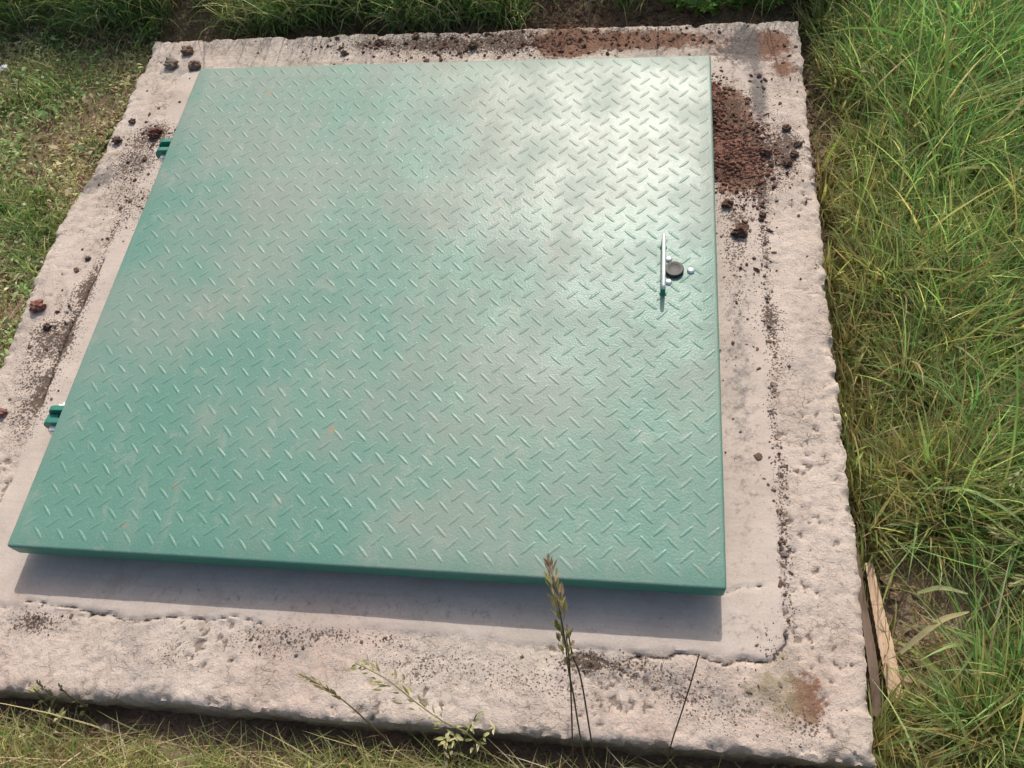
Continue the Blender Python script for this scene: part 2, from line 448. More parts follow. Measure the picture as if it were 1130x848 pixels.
linek = lambda x0, y0, y1, wd: np.exp(-((x - x0 - .006 * noise(y * 9, y * 0 + 3, 5)) / wd) ** 2) * sstep(y0 - .04, y0, y) * (1 - sstep(y1, y1 + .04, y))
dirt = (.95 * blob(1.075, .82, .05, .11) + 1.0 * blob(1.035, .85, .03, .14) + .75 * blob(1.135, .81, .03, .07) +
        .55 * blob(1.035, .64, .03, .10) + .35 * blob(1.04, .5, .03, .12) +
        .55 * linek(1.083, -.02, .72, .011) + .45 * linek(1.10, .36, .46, .018) +
        .7 * blob(-.10, .80, .07, .08) + .75 * blob(-.08, .88, .05, .04) + .6 * blob(-.06, .68, .05, .07) + .7 * blob(-.09, .48, .03, .05) +
        .62 * blob(-.12, .40, .05, .06) + .62 * blob(-.11, .32, .06, .06) + .6 * blob(-.1, .22, .04, .05) + .5 * linek(-.086, .27, .62, .010) +
        .65 * blob(.30, 1.125, .16, .03) + .95 * blob(.50, 1.12, .13, .035) + .9 * blob(.62, 1.125, .08, .04) +
        .75 * blob(.045, -.090, .05, .018) + .45 * blob(.49, -.077, .11, .010) + .5 * blob(.40, -.092, .07, .02) + .5 * blob(.25, -.12, .05, .02) + .5 * blob(.62, -.11, .08, .03) + .45 * blob(.77, -.12, .08, .03) +
        .85 * blob(.83, -.088, .045, .014) + .6 * blob(.91, -.092, .04, .012) + .45 * blob(.94, -.115, .05, .02) + .45 * blob(.99, -.14, .07, .03) + .5 * blob(1.09, -.15, .04, .03))
dirt = np.clip(dirt * (1 + .9 * bn), 0, 1.1)
red = .55 * blob(1.05, .84, .06, .11) + 1.0 * blob(.86, 1.115, .16, .032) + 1.1 * blob(.72, 1.115, .05, .05) + .9 * blob(1.115, 1.10, .045, .035) + .7 * blob(1.14, 1.02, .03, .03) + .45 * blob(1.06, 1.07, .08, .03) + \
      .75 * blob(1.035, .86, .035, .13) + .35 * blob(1.07, .76, .06, .06) + .75 * blob(1.098, -.115, .028, .04) + .42 * blob(-.17, .22, .03, .05)
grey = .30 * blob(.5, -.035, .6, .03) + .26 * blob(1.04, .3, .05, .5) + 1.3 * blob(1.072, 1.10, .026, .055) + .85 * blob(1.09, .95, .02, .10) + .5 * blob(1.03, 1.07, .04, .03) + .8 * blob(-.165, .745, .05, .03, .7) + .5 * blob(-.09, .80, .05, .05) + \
       .35 * blob(-.13, .36, .06, .06) + .55 * blob(.50, 1.10, .12, .02) + .45 * blob(.03, -.10, .06, .03) + .35 * blob(1.0, -.12, .07, .03) + .22 * blob(1.03, .4, .03, .3) + .4 * blob(.85, -.10, .05, .02) + .35 * blob(.93, -.10, .05, .03) + .25 * blob(.2, -.12, .1, .03) + \
       .35 * blob(.43, -.09, .1, .025) + .3 * blob(.68, -.12, .1, .03)
moss = .62 * blob(1.055, -.10, .04, .025) + .5 * blob(1.075, -.065, .03, .02) + .5 * blob(1.08, -.135, .04, .03) + .45 * blob(-.15, .82, .03, .02) + .25 * blob(1.0, -.12, .04, .02)
P3 = np.stack([x, y, z], -1).reshape(-1, 3)
F = grid_faces(len(us), len(vs))
cx = x.ravel()[F].mean(1); cy = y.ravel()[F].mean(1)
keep = ~((cx > .09) & (cx < .91) & (cy > .09) & (cy < .91))
F = F[keep]
used = np.zeros(len(P3), bool); used[F.ravel()] = True
remap = np.cumsum(used) - 1
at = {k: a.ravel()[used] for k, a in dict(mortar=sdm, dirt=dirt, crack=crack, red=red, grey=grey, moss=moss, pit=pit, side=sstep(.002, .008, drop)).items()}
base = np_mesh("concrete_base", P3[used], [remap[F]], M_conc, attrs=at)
base.data.set_sharp_from_angle(angle=math.radians(42))
tag(base, "weathered square concrete base with cracks and pits under the green hatch", "concrete base")
def slab_z(px, py):     # height of the base's top under a point
    i = np.clip(((np.asarray(px) - SX0) / step).astype(int) + 9, 9, len(us) - 10)
    j = np.clip(((np.asarray(py) - SY0) / step).astype(int) + 9, 9, len(vs) - 10)
    return z[j, i]

# ------------------------------------------------------------------ metal hatch
hatch = empty("metal_hatch", (0.5, 0.5, 0))
tag(hatch, "green painted diamond plate steel hatch cover lying on the concrete", "hatch cover")
HO = Vector((.5, .5, 0))
ZT, ZB = .055, .0285
# cover plate with folded lip and raised lugs, one mesh
bm = bmesh.new()
bmesh.ops.create_cube(bm, size=1, matrix=Matrix.Translation((0, 0, (ZT + ZB) / 2)) @ Matrix.Diagonal((1, 1, ZT - ZB, 1)))
bmesh.ops.bevel(bm, geom=[e for e in bm.edges if e.verts[0].co.z > .05 or e.verts[1].co.z > .05], offset=.0042, segments=4, profile=.5, affect='EDGES')
for k in range(1, 28):
    for ax in (0, 1):
        pco = [0, 0, 0]; pno = [0, 0, 0]; pco[ax] = -.5 + k / 28; pno[ax] = 1
        bmesh.ops.bisect_plane(bm, geom=list(bm.verts) + list(bm.edges) + list(bm.faces), plane_co=pco, plane_no=pno)
bm.verts.ensure_lookup_table(); bm.verts.index_update()
pv = np.array([v.co[:] for v in bm.verts]); pf = [[v.index for v in f.verts] for f in bm.faces]
bm.free()
ns, ntt = 11, 5
S = np.linspace(-1, 1, ns); T = np.linspace(-1, 1, ntt)
SS, TT = np.meshgrid(S, T)
lx = SS * .0140
ly = TT * (.0034 * np.sqrt(np.clip(1 - SS ** 2, .02, 1)) ** .8)
lz = .00098 * (1 - TT ** 2) * np.clip(1 - SS ** 4, 0, 1) - .0003
lf = grid_faces(ns, ntt)
vv = [pv]; pitch = .0343
warp = lambda X_, Y_: .0012 * fbm(X_ + 3.3, Y_ + 1.7, 2.3, 2, 301) + .0045 * (1 - 4 * X_ ** 2) * (1 - 4 * Y_ ** 2)
w0 = np.where(pv[:, 2] > .04, 1.0, .6)
pv[:, 2] += warp(pv[:, 0], pv[:, 1]) * w0
lip = sstep(.489, .4995, np.maximum(np.abs(pv[:, 0]), np.abs(pv[:, 1]))) * (1 - sstep(ZB, ZT, pv[:, 2]))
pv[:, 0] += np.sign(pv[:, 0]) * lip * .0016 * fbm(pv[:, 1], pv[:, 0] * 0, 5, 2, 305)
pv[:, 1] += np.sign(pv[:, 1]) * lip * .0016 * fbm(pv[:, 0], pv[:, 1] * 0, 5, 2, 306)
off = len(pv); lfaces = []
x0p, y0p = .899, .571
for diag in (0, 1):
    a = -math.pi / 4 if diag == 0 else math.pi / 4
    bx = x0p + diag * pitch / 2; by = y0p + diag * pitch / 2
    for i in range(-40, 40):
        for j in range(-40, 40):
            px, py = bx + i * pitch, by + j * pitch
            if not (.008 < px < .992 and .008 < py < .992): continue
            a2 = a + rng.normal(0, .03); k = rng.uniform(.92, 1.05); hz = rng.uniform(.8, 1.1)
            X2 = px - .5 + k * (lx * math.cos(a2) - ly * math.sin(a2)); Y2 = py - .5 + k * (lx * math.sin(a2) + ly * math.cos(a2))
            if abs(X2).max() > .4955 or abs(Y2).max() > .4955:
                X2 = np.clip(X2, -.4955, .4955); Y2 = np.clip(Y2, -.4955, .4955)
            vv.append(np.stack([X2, Y2, ZT + lz * hz + warp(X2, Y2)], -1).reshape(-1, 3)); lfaces.append(lf + off); off += ns * ntt
q4 = np.array([f for f in pf if len(f) == 4]); other = {}
for f in pf:
    if len(f) != 4: other.setdefault(len(f), []).append(f)
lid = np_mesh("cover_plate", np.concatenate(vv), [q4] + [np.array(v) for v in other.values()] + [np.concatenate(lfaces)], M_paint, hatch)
sm = np.ones(len(lid.data.polygons), bool); sm[:len(pf)] = True
lid.data.polygons.foreach_set("use_smooth", sm)
lid.data.set_sharp_from_angle(angle=math.radians(50))
# recessed frame carrying the plate
bm = bmesh.new()
for (cx_, cy_, sx_, sy_) in ((0, -.465, .93, .012), (0, .465, .93, .012), (-.459, 0, .012, .918), (.459, 0, .012, .918)):
    bmesh.ops.create_cube(bm, size=1, matrix=Matrix.Translation((cx_, cy_, .0115)) @ Matrix.Diagonal((sx_, sy_, .034, 1)))
bm_obj("support_frame", bm, M_paint2, hatch)

def tube_bm(bm, pts, rad, n=8, cap=True):
    pts = [Vector(p) for p in pts]
    if not isinstance(rad, (list, tuple)): rad = [rad] * len(pts)
    rings = []
    for i, p in enumerate(pts):
        d = (pts[min(i + 1, len(pts) - 1)] - pts[max(i - 1, 0)]).normalized()
        a = d.orthogonal().normalized() if i == 0 else (pa - d * pa.dot(d)).normalized()
        pa = a; b = d.cross(a)
        rings.append([bm.verts.new(p + rad[i] * (math.cos(2 * math.pi * k / n) * a + math.sin(2 * math.pi * k / n) * b)) for k in range(n)])
    for r0, r1 in zip(rings[:-1], rings[1:]):
        for k in range(n): bm.faces.new((r0[k], r0[(k + 1) % n], r1[(k + 1) % n], r1[k]))
    if cap:
        bm.faces.new(rings[0][::-1]); bm.faces.new(rings[-1])

def lathe_bm(bm, prof, n=20, loc=(0, 0, 0)):
    rings = []
    for r, zz_ in prof:
        rings.append([bm.verts.new((loc[0] + r * math.cos(2 * math.pi * k / n), loc[1] + r * math.sin(2 * math.pi * k / n), loc[2] + zz_)) for k in range(n)])
    for r0, r1 in zip(rings[:-1], rings[1:]):
        for k in range(n): bm.faces.new((r0[k], r0[(k + 1) % n], r1[(k + 1) % n], r1[k]))
    bm.faces.new(rings[-1]); bm.faces.new(rings[0][::-1])

def rel(p): return Vector((p[0] - .5, p[1] - .5, p[2]))
# pull handle: raised bar on two feet
HX = .917
bm = bmesh.new()
hz_ = ZT + .026
tube_bm(bm, [rel((HX, .553, hz_ - .001)), rel((HX, .548, hz_ + .0006)), rel((HX, .50, hz_ + .001)), rel((HX, .452, hz_ + .0006)), rel((HX, .447, hz_ - .001))], [.0026, .0032, .0032, .0032, .0026], 10)
hb = bm_obj("handle", bm, M_zinc, hatch, True)
for yy in (.545, .455):
    bm = bmesh.new()
    lathe_bm(bm, [(.0062, 0), (.0062, .0015), (.0042, .0025), (.0036, .006), (.0034, .0246)], 14, rel((HX, yy, ZT)))
    bm_obj("handle_leg", bm, M_paint2, hb, True)
# lock cap and bolts
bm = bmesh.new()
lathe_bm(bm, [(.0142, 0), (.0148, .001), (.0148, .0065), (.0138, .0080), (.0105, .0084), (.009, .0078)], 28, rel((.934, .5, ZT)))
bm_obj("lock_cap", bm, M_black, hatch).data.set_sharp_from_angle(angle=math.radians(40))
for bxy in ((.9255, .522), (.9255, .4775), (.9595, .5)):
    bm = bmesh.new()
    lathe_bm(bm, [(.0058, 0), (.0060, .0012), (.0056, .0032), (.0042, .0048), (.002, .0055)], 14, rel((bxy[0], bxy[1], ZT)))
    bm_obj("bolt_head", bm, M_zinc, hatch, True)
# hinges
def hinge(yc):
    h = empty("hinge", rel((-.0, yc, .022)), hatch)
    for dy in (-.011, .011):
        bm = bmesh.new(); n = 12
        prof = [(.0005, -.020), (.0005, .022)] + [(-.021 + .017 * math.cos(math.pi / 2 + math.pi * k / n), .004 + .018 * math.sin(math.pi / 2 + math.pi * k / n)) for k in range(n + 1)]
        a = [bm.verts.new((px, dy - .0042, pz)) for px, pz in prof]; b = [bm.verts.new((px, dy + .0042, pz)) for px, pz in prof]
        bm.faces.new(a); bm.faces.new(b[::-1])
        for k in range(len(prof)): bm.faces.new((a[k], a[(k + 1) % len(a)], b[(k + 1) % len(a)], b[k]))
        bmesh.ops.bevel(bm, geom=list(bm.edges), offset=.0006, segments=1, affect='EDGES')
        bm_obj("hinge_lug", bm, M_paint2, h)
    bm = bmesh.new()
    bmesh.ops.create_cube(bm, size=1, matrix=Matrix.Translation((-.027, 0, -.006)) @ Matrix.Diagonal((.022, .013, .034, 1)))
    bmesh.ops.bevel(bm, geom=list(bm.edges), offset=.002, segments=2, affect='EDGES')
    bm_obj("hinge_knuckle", bm, M_paint2, h)
    bm = bmesh.new()
    tube_bm(bm, [(-.021, -.027, .004), (-.021, .028, .004)], .0042, 12)
    for y0, y1 in ((-.0235, -.0153), (.0153, .0225)):
        tube_bm(bm, [(-.021, y0, .004), (-.021, y1, .004)], .0088, 6)
    bm_obj("hinge_bolt", bm, M_zinc, h)
    return h
hinge(.800); hinge(.219)

# ------------------------------------------------------------------ soil crumbs and clods
def ico(sub):
    bm = bmesh.new(); bmesh.ops.create_icosphere(bm, subdivisions=sub, radius=1)
    v = np.array([a.co[:] for a in bm.verts]); f = np.array([[a.index for a in g.verts] for g in bm.faces]); bm.free()
    return v, f
ICO1, ICO2, ICO3 = ico(1), ico(2), ico(3)
def rough_rock(base, seed, amp=.3):
    v, f = base; r = np.random.default_rng(seed)
    o = r.normal(size=3) * 9
    d = 1 + amp * (noise(v[:, 0] * 1.7 + o[0], v[:, 1] * 1.7 + v[:, 2] * 1.3 + o[1], seed) + .5 * noise(v[:, 0] * 4 + v[:, 2] * 3 + o[2], v[:, 1] * 4, seed + 1))
    return v * d[:, None], f
def scatter_rocks(name, pts, sizes, cols, variants, label, cat, flat=.58):
    V_, F_, C_ = [], [], []; off = 0
    n = len(pts); which = rng.integers(0, len(variants), n)
    for i in range(n):
        v, f = variants[which[i]]
        a = rng.uniform(0, 2 * np.pi); ca, sa = math.cos(a), math.sin(a)
        s = sizes[i] * rng.uniform(.5, 1.5, 3); s[2] *= flat
        q = v * s; q = np.stack([q[:, 0] * ca - q[:, 1] * sa, q[:, 0] * sa + q[:, 1] * ca, q[:, 2]], -1)
        V_.append(q + pts[i]); F_.append(f + off); off += len(v); C_.append(np.repeat(cols[i][None], len(v), 0))
    o = np_mesh(name, np.concatenate(V_), [np.concatenate(F_)], M_crumb, smooth=False, attrs={"Col": np.concatenate(C_)})
    return tag(o, label, cat, None, "stuff")
VAR1 = [rough_rock(ICO1, s, .95) for s in range(14)]
VAR2 = [rough_rock(ICO2, s + 20, .5) for s in range(6)]
brown = np.array([.12, .078, .060]); redb = np.array([.185, .088, .062]); greyb = np.array([.16, .13, .11])
def soilcols(n, a, b):
    t = rng.random((n, 1)); return (a * (1 - t) + b * t) * rng.uniform(.6, 1.35, (n, 1))
def gpts(n, cx, cy, sx, sy): return np.stack([rng.normal(cx, sx, n), rng.normal(cy, sy, n)], -1)
def under_lid(p): return (p[:, 0] > -.002) & (p[:, 0] < 1.002) & (p[:, 1] > -.002) & (p[:, 1] < 1.002)
def on_slab(p): return (p[:, 0] > SX0 + .01) & (p[:, 0] < SX1 - .008) & (p[:, 1] > SY0 + .012) & (p[:, 1] < SY1 - .008)
def crumbs(name, specs, smin, smax, a, b, label):
    P_ = np.concatenate([gpts(*s) for s in specs]); P_ = P_[on_slab(P_) & ~under_lid(P_)]
    n = len(P_); s = smin * .75 + (smax - smin) * rng.random(n) ** 6
    zz_ = slab_z(P_[:, 0], P_[:, 1]) + s * .3
    return scatter_rocks(name, np.concatenate([P_, zz_[:, None]], 1), s, soilcols(n, a, b), VAR1, label, "soil")
crumbs("soil_crumbs", [(700, 1.075, .80, .033, .065), (60, 1.135, .80, .02, .035), (90, 1.04, .62, .025, .06), (80, 1.04, .45, .02, .12), (50, 1.12, .70, .03, .14), (70, 1.14, 1.08, .025, .05), (60, 1.09, .99, .03, .05)],
       .0010, .0048, brown * 1.15, redb * 1.15, "dark soil crumbs scattered over the right hand concrete edge")
n_ = 520; yl = rng.uniform(-.02, .72, n_); xl = 1.083 + .006 * noise(yl * 9, yl * 0 + 3, 5) + rng.normal(0, 1, n_) * (.004 + .010 * sstep(-.2, .5, noise(yl * 14, yl * 0 + 7, 9)))
Pl = np.stack([xl, yl], -1); s_ = .0007 + .0028 * rng.random(n_) ** 4
scatter_rocks("gravel_crumbs", np.concatenate([Pl, (slab_z(xl, yl) + s_ * .25)[:, None]], 1), s_, soilcols(n_, greyb * 1.6, brown * 1.5), VAR1, "narrow line of gravelly crumbs along the joint right of the hatch", "grit")
crumbs("soil_crumbs", [(130, -.10, .80, .04, .05), (60, -.085, .88, .03, .02), (70, -.07, .68, .03, .05), (60, -.1, .46, .025, .05), (60, -.11, .33, .035, .05), (30, -.1, .98, .03, .05)],
       .0011, .0048, brown, brown * 1.3, "dark soil crumbs scattered over the left concrete edge by the hinges")
crumbs("soil_crumbs", [(170, .30, 1.11, .10, .026), (480, .53, 1.11, .075, .026), (560, .71, 1.115, .045, .026), (380, .85, 1.118, .08, .022)],
       .0011, .0052, brown, redb, "red brown soil crumbs along the back edge of the concrete")
crumbs("grit", [(120, .83, -.088, .03, .008), (70, .49, -.08, .06, .008), (60, .40, -.095, .04, .012), (70, .92, -.1, .03, .012), (60, .05, -.09, .03, .012), (90, 1.04, -.11, .05, .03), (60, 1.06, -.055, .012, .012)],
       .0009, .0028, greyb, brown * 1.3, "fine grit along the cracks of the front concrete edge")
# heap of loose red soil beside the hatch
def heap(px, py):
    return .018 * np.exp(-((px - 1.008) / .017) ** 2 - ((py - .915) / .055) ** 2) + .013 * np.exp(-((px - 1.010) / .026) ** 2 - ((py - .785) / .04) ** 2) + .006 * np.exp(-((px - 1.05) / .03) ** 2 - ((py - .80) / .055) ** 2)
gx_ = np.arange(1.0015, 1.10, .0016); gy_ = np.arange(.68, 1.02, .0016); HX_, HY_ = np.meshgrid(gx_, gy_)
hz2 = heap(HX_, HY_); hz2 = hz2 * (1 + .9 * fbm(HX_, HY_, 38, 5, 131, .62)) + .0016 * fbm(HX_, HY_, 190, 3, 133) * (hz2 > .002) - .0034
HV = np.stack([HX_, HY_, slab_z(HX_, HY_) + hz2], -1).reshape(-1, 3); HF = grid_faces(len(gx_), len(gy_))
hc = soilcols(len(HV), np.array([.17, .085, .065]), np.array([.22, .115, .085])) * (1 + .35 * fbm(HX_, HY_, 30, 3, 135)).reshape(-1, 1)
PH = np.concatenate([gpts(1500, 1.012, .905, .012, .05), gpts(1600, 1.02, .79, .022, .04), gpts(1500, 1.058, .80, .025, .055)])
PH = PH[(PH[:, 0] > 1.0025)]
s_ = .0007 + .0036 * rng.random(len(PH)) ** 7
zz_ = slab_z(PH[:, 0], PH[:, 1]) + np.maximum(heap(PH[:, 0], PH[:, 1]) - .003, 0) + s_ * .25
ob = scatter_rocks("loose_soil", np.concatenate([PH, zz_[:, None]], 1), s_, soilcols(len(PH), np.array([.13, .066, .050]), np.array([.25, .13, .095])), VAR1, "heap of loose red soil against the right edge of the hatch", "soil heap")
hb_ = np_mesh("loose_soil_bed", HV, [HF], M_crumb, attrs={"Col": hc})
bmj = bmesh.new(); bmj.from_mesh(ob.data); bmj.from_mesh(hb_.data); bmj.to_mesh(ob.data); bmj.free()
ob.data.polygons.foreach_set("use_smooth", np.ones(len(ob.data.polygons), bool))
bpy.data.objects.remove(hb_)

def clod(xy, r, col, label, name="soil_clod", cat="soil clod", seed=0, amp=.5, group=None, flat=.7, base=ICO3, zb=None):
    v, f = rough_rock(base, seed + 100, amp)
    v = v * np.array([r, r * .9, r * flat])
    z0 = float(slab_z(np.array([xy[0]]), np.array([xy[1]]))[0]) if zb is None else zb
    o = np_mesh(name, v, [f], M_crumb, smooth=False, attrs={"Col": np.repeat((np.array(col) * 1.25)[None], len(v), 0)}, loc=(xy[0], xy[1], z0 + r * flat * .62))
    return tag(o, label, cat, group)
B1, R1, G1 = (.10, .065, .048), (.16, .078, .058), (.17, .13, .10)
CL = [((-.086, 1.118), .0125, (.17, .11, .08), "round brown soil clod nearest the back left corner of the concrete"),
      ((-.110, 1.076), .0135, (.20, .16, .125), "pointed grey brown stone on the left concrete edge near the back corner"),
      ((-.055, 1.070), .0125, (.15, .10, .085), "dark clod touching the back left corner of the green hatch"),
      ((-.079, .872), .0135, (.14, .068, .052), "red brown clod on the left edge just above the far hinge"),
      ((-.142, .909), .0065, B1, "small dark clod in the specks left of the far hinge"),
      ((-.157, .854), .0090, B1, "dark clod at the outer left edge level with the far hinge"),
      ((-.167, .449), .0130, (.20, .088, .068), "large round reddish clod on the left concrete edge between the hinges"),
      ((-.131, .408), .0068, B1, "small dark clod just below the large reddish clod on the left edge"),
      ((-.143, .238), .0085, (.19, .10, .085), "reddish crumbly clod left of the near hinge"),
      ((-.112, .559), .0052, B1, "tiny dark clod at the middle of the left concrete edge"),
      ((1.045, .622), .0125, (.10, .056, .042), "largest round dark clod beside the right edge of the hatch above the handle"),
      ((1.026, .682), .0088, (.10, .052, .038), "dark red clod between the soil heap and the round clod on the right"),
      ((1.052, .640), .0068, B1, "small clod touching the large round clod right of the hatch"),
      ((1.134, .863), .0078, B1, "top clod in the clod cluster near the outer right edge"),
      ((1.151, .824), .0072, B1, "clod of the right cluster closest to the grass"),
      ((1.131, .780), .0085, B1, "lowest dark clod in the cluster near the outer right edge"),
      ((1.143, .800), .0070, B1, "middle dark clod in the cluster near the outer right edge"),
      ((1.096, .806), .0100, (.12, .065, .05), "dark clod on the right fringe of the loose soil heap"),
      ((1.083, .661), .0060, B1, "small clod on the gravel line right of the round clod"),
      ((.335, 1.128), .0085, (.14, .085, .065), "brown clod on the back concrete edge left of its middle"),
      ((.41, 1.145), .0075, (.14, .085, .06), "brown clod at the outer rim of the back concrete edge"),
      ((.535, 1.108), .0085, B1, "dark clod close behind the hatch at the middle of the back edge"),
      ((.265, 1.098), .0068, B1, "small dark clod touching the back edge of the hatch left of its middle")]
for i, (xy, r, col, lab) in enumerate(CL):
    clod(xy, r, col, lab, seed=i, name="stone" if "stone" in lab else "soil_clod", cat="stone" if "stone" in lab else "soil clod", amp=.4 if "stone" in lab else .5)

# ------------------------------------------------------------------ grass
def lerp(a, b, t): return a + (b - a) * t
def blades_mesh(name, root, az, L, lean, curve, width, cb, ct, mat, label, cat, S=5, expo=1.2, avoid=None, sway=.25, tipdry=None, zmin=None):
    n = len(root)
    t = np.linspace(0, 1, S + 1)
    th = lean[:, None] + curve[:, None] * t[None] ** expo
    azz = az[:, None] + (rng.normal(0, sway, n))[:, None] * t[None]
    ds = (L / S)[:, None]
    sx = np.sin(th) * np.cos(azz) * ds; sy = np.sin(th) * np.sin(azz) * ds; sz = np.cos(th) * ds
    def cum(a): return np.concatenate([np.zeros((n, 1)), np.cumsum(.5 * (a[:, 1:] + a[:, :-1]), 1)], 1)
    P_ = np.stack([root[:, 0:1] + cum(sx), root[:, 1:2] + cum(sy), root[:, 2:3] + cum(sz)], -1)
    if zmin is None:
        g = ground_h(P_[..., 0], P_[..., 1]) + .002
    else: g = zmin
    # soft floor
    P_[..., 2] = np.where(P_[..., 2] < g, g + rng.uniform(0, .012, n)[:, None], P_[..., 2])
    ok = np.ones(n, bool)
    if avoid is not None: ok = avoid(P_)
    P_ = P_[ok]; az = az[ok]; azz = azz[ok]; width = width[ok]; cb = cb[ok]; ct = ct[ok]; th = th[ok]; n = len(P_)
    roll = rng.uniform(-1.1, 1.1, n)[:, None] + rng.normal(0, .5, n)[:, None] * t[None]
    wx = -np.sin(azz); wy = np.cos(azz)
    # normal direction of the blade, for roll
    nx_ = np.cos(th) * np.cos(azz); ny_ = np.cos(th) * np.sin(azz); nz_ = -np.sin(th)
    cr, sr = np.cos(roll), np.sin(roll)
    W = np.stack([wx * cr + nx_ * sr, wy * cr + ny_ * sr, nz_ * sr], -1)
    prof = (.55 + .45 * np.minimum(t * 4, 1)) * (1 - t ** 2.2) + .03
    hw = (width[:, None] * prof[None] * .5)[..., None]
    A = P_ - W * hw; B = P_ + W * hw
    V_ = np.stack([A, B], 2).reshape(n, -1, 3)
    k = 2 * (S + 1)
    base_ = (np.arange(n) * k)[:, None, None]
    r = np.arange(S)[None, :, None] * 2
    F_ = (base_ + r + np.array([0, 1, 3, 2])[None, None]).reshape(-1, 4)
    tt = (t ** .8)[None, :, None]
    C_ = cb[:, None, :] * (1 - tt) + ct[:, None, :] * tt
    if tipdry is not None:
        m = (rng.random(n) < tipdry)[:, None, None] * sstep(.6, 1.0, t)[None, :, None]
        C_ = C_ * (1 - m) + np.array([.42, .33, .17]) * m
    C_ = np.repeat(C_[:, :, None, :], 2, 2).reshape(-1, 3)
    o = np_mesh(name, V_.reshape(-1, 3), [F_], mat, attrs={"Col": np.clip(C_, 0, 1)})
    tag(o, label, cat, None, "stuff")
    return o

def pal(n, cols, wts, jit=.25):
    cols = np.array(cols); i = rng.choice(len(cols), n, p=np.array(wts) / np.sum(wts))
    return cols[i] * (1 + rng.normal(0, jit, (n, 1)).clip(-.6, .8)) * (1 + rng.normal(0, .07, (n, 3)))
def with_ground(xy, dz=0): return np.concatenate([xy, (ground_h(xy[:, 0], xy[:, 1]) + dz)[:, None]], 1)

# --- right: lush tussocks
def right_zone():
    nc = 520
    cxy = np.stack([1.20 + .9 * rng.random(nc) ** 1.25, rng.uniform(-.55, 1.75, nc)], -1)
    bare = np.exp(-((cxy[:, 0] - 1.235) / .045) ** 4 - ((cxy[:, 1] - .0) / .085) ** 4) + .98 * np.exp(-((cxy[:, 0] - 1.19) / .052) ** 4 - ((cxy[:, 1] - .98) / .36) ** 4)
    cxy = cxy[rng.random(nc) > bare]
    # fixed tussocks seen in the photograph
    fixed = np.array([(1.28, .36), (1.33, .33), (1.36, .40), (1.27, .20), (1.31, .22), (1.40, .25), (1.30, .56), (1.38, .60), (1.33, .74), (1.42, .80), (1.27, .86), (1.30, 1.02), (1.37, 1.1), (1.33, -.10), (1.37, -.07), (1.29, -.13), (1.45, .95), (1.34, .47), (1.24, .50), (1.25, .68), (1.21, .30), (1.215, .22), (1.21, .38), (1.22, .15), (1.21, .46), (1.215, .55), (1.20, .26), (1.205, .34), (1.21, .13), (1.20, -.14), (1.22, -.17)])
    cxy = np.concatenate([cxy, fixed, fixed + rng.normal(0, .015, fixed.shape)])
    nc = len(cxy)
    per = rng.integers(65, 160, nc); idx = np.repeat(np.arange(nc), per); n = len(idx)
    a = rng.uniform(0, 2 * np.pi, n); r = np.abs(rng.normal(0, 1, n)) * rng.uniform(.010, .035, nc)[idx]
    xy = cxy[idx] + np.stack([np.cos(a), np.sin(a)], -1) * r[:, None]
    cdir = rng.uniform(0, 2 * np.pi, nc); cmag = rng.uniform(0, .7, nc)
    ax = np.cos(a) + cmag[idx] * np.cos(cdir[idx]) + .25; ay = np.sin(a) + cmag[idx] * np.sin(cdir[idx]) + .15
    az = np.arctan2(ay, ax) + rng.normal(0, .45, n)
    edgef = sstep(1.20, 1.36, xy[:, 0])
    L = rng.gamma(7, 1 / 7, n) * lerp(.060, .128, edgef) * rng.uniform(.75, 1.25, nc)[idx]
    lean = np.abs(rng.normal(.35, .25, n)) + .25 * r / .03
    curve = rng.gamma(2.2, .42, n)
    width = rng.gamma(5, 1 / 5, n) * .0024
    green = np.array([(.290, .450, .170), (.235, .410, .170), (.370, .500, .205), (.480, .550, .280), (.170, .310, .135)])
    dryc = np.array([(.60, .51, .28), (.46, .37, .18), (.66, .58, .38)])
    hue = rng.random(nc)[idx][:, None]
    ct = pal(n, green, [3, 3, 3, 2, 1.2]) * rng.uniform(.75, 1.4, nc)[idx][:, None] * (np.array([.82, 1.02, .95]) * hue + np.array([1.18, 1.0, .9]) * (1 - hue))
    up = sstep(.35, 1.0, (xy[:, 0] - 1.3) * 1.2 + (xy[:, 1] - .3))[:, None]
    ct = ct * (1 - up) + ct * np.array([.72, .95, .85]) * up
    dm = (rng.random(n) < lerp(.48, .20, edgef))[:, None]
    ct = np.where(dm, pal(n, dryc, [2, 2, 1]), ct)
    yl = (1 - edgef)[:, None] * .38
    ct = ct * (1 - yl) + np.array([.40, .37, .15]) * yl
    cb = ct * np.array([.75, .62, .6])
    av = lambda P_: ~(((P_[..., 0] < 1.181) & (P_[..., 1] < 1.19)).any(1))
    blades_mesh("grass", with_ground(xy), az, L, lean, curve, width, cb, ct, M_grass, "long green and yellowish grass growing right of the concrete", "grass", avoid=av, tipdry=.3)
    # matted thin dry undergrowth
    n = 9000
    xy = np.stack([rng.uniform(1.19, 2.0, n), rng.uniform(-.5, 1.6, n)], -1)
    L = rng.uniform(.03, .11, n); az = rng.uniform(0, 2 * np.pi, n)
    ct = pal(n, [(.50, .40, .22), (.34, .25, .14), (.60, .50, .31), (.28, .36, .12)], [3, 2, 2, 3])
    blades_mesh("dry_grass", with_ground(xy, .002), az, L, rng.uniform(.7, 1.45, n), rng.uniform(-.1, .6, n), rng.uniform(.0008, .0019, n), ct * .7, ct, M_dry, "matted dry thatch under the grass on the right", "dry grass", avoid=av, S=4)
right_zone()

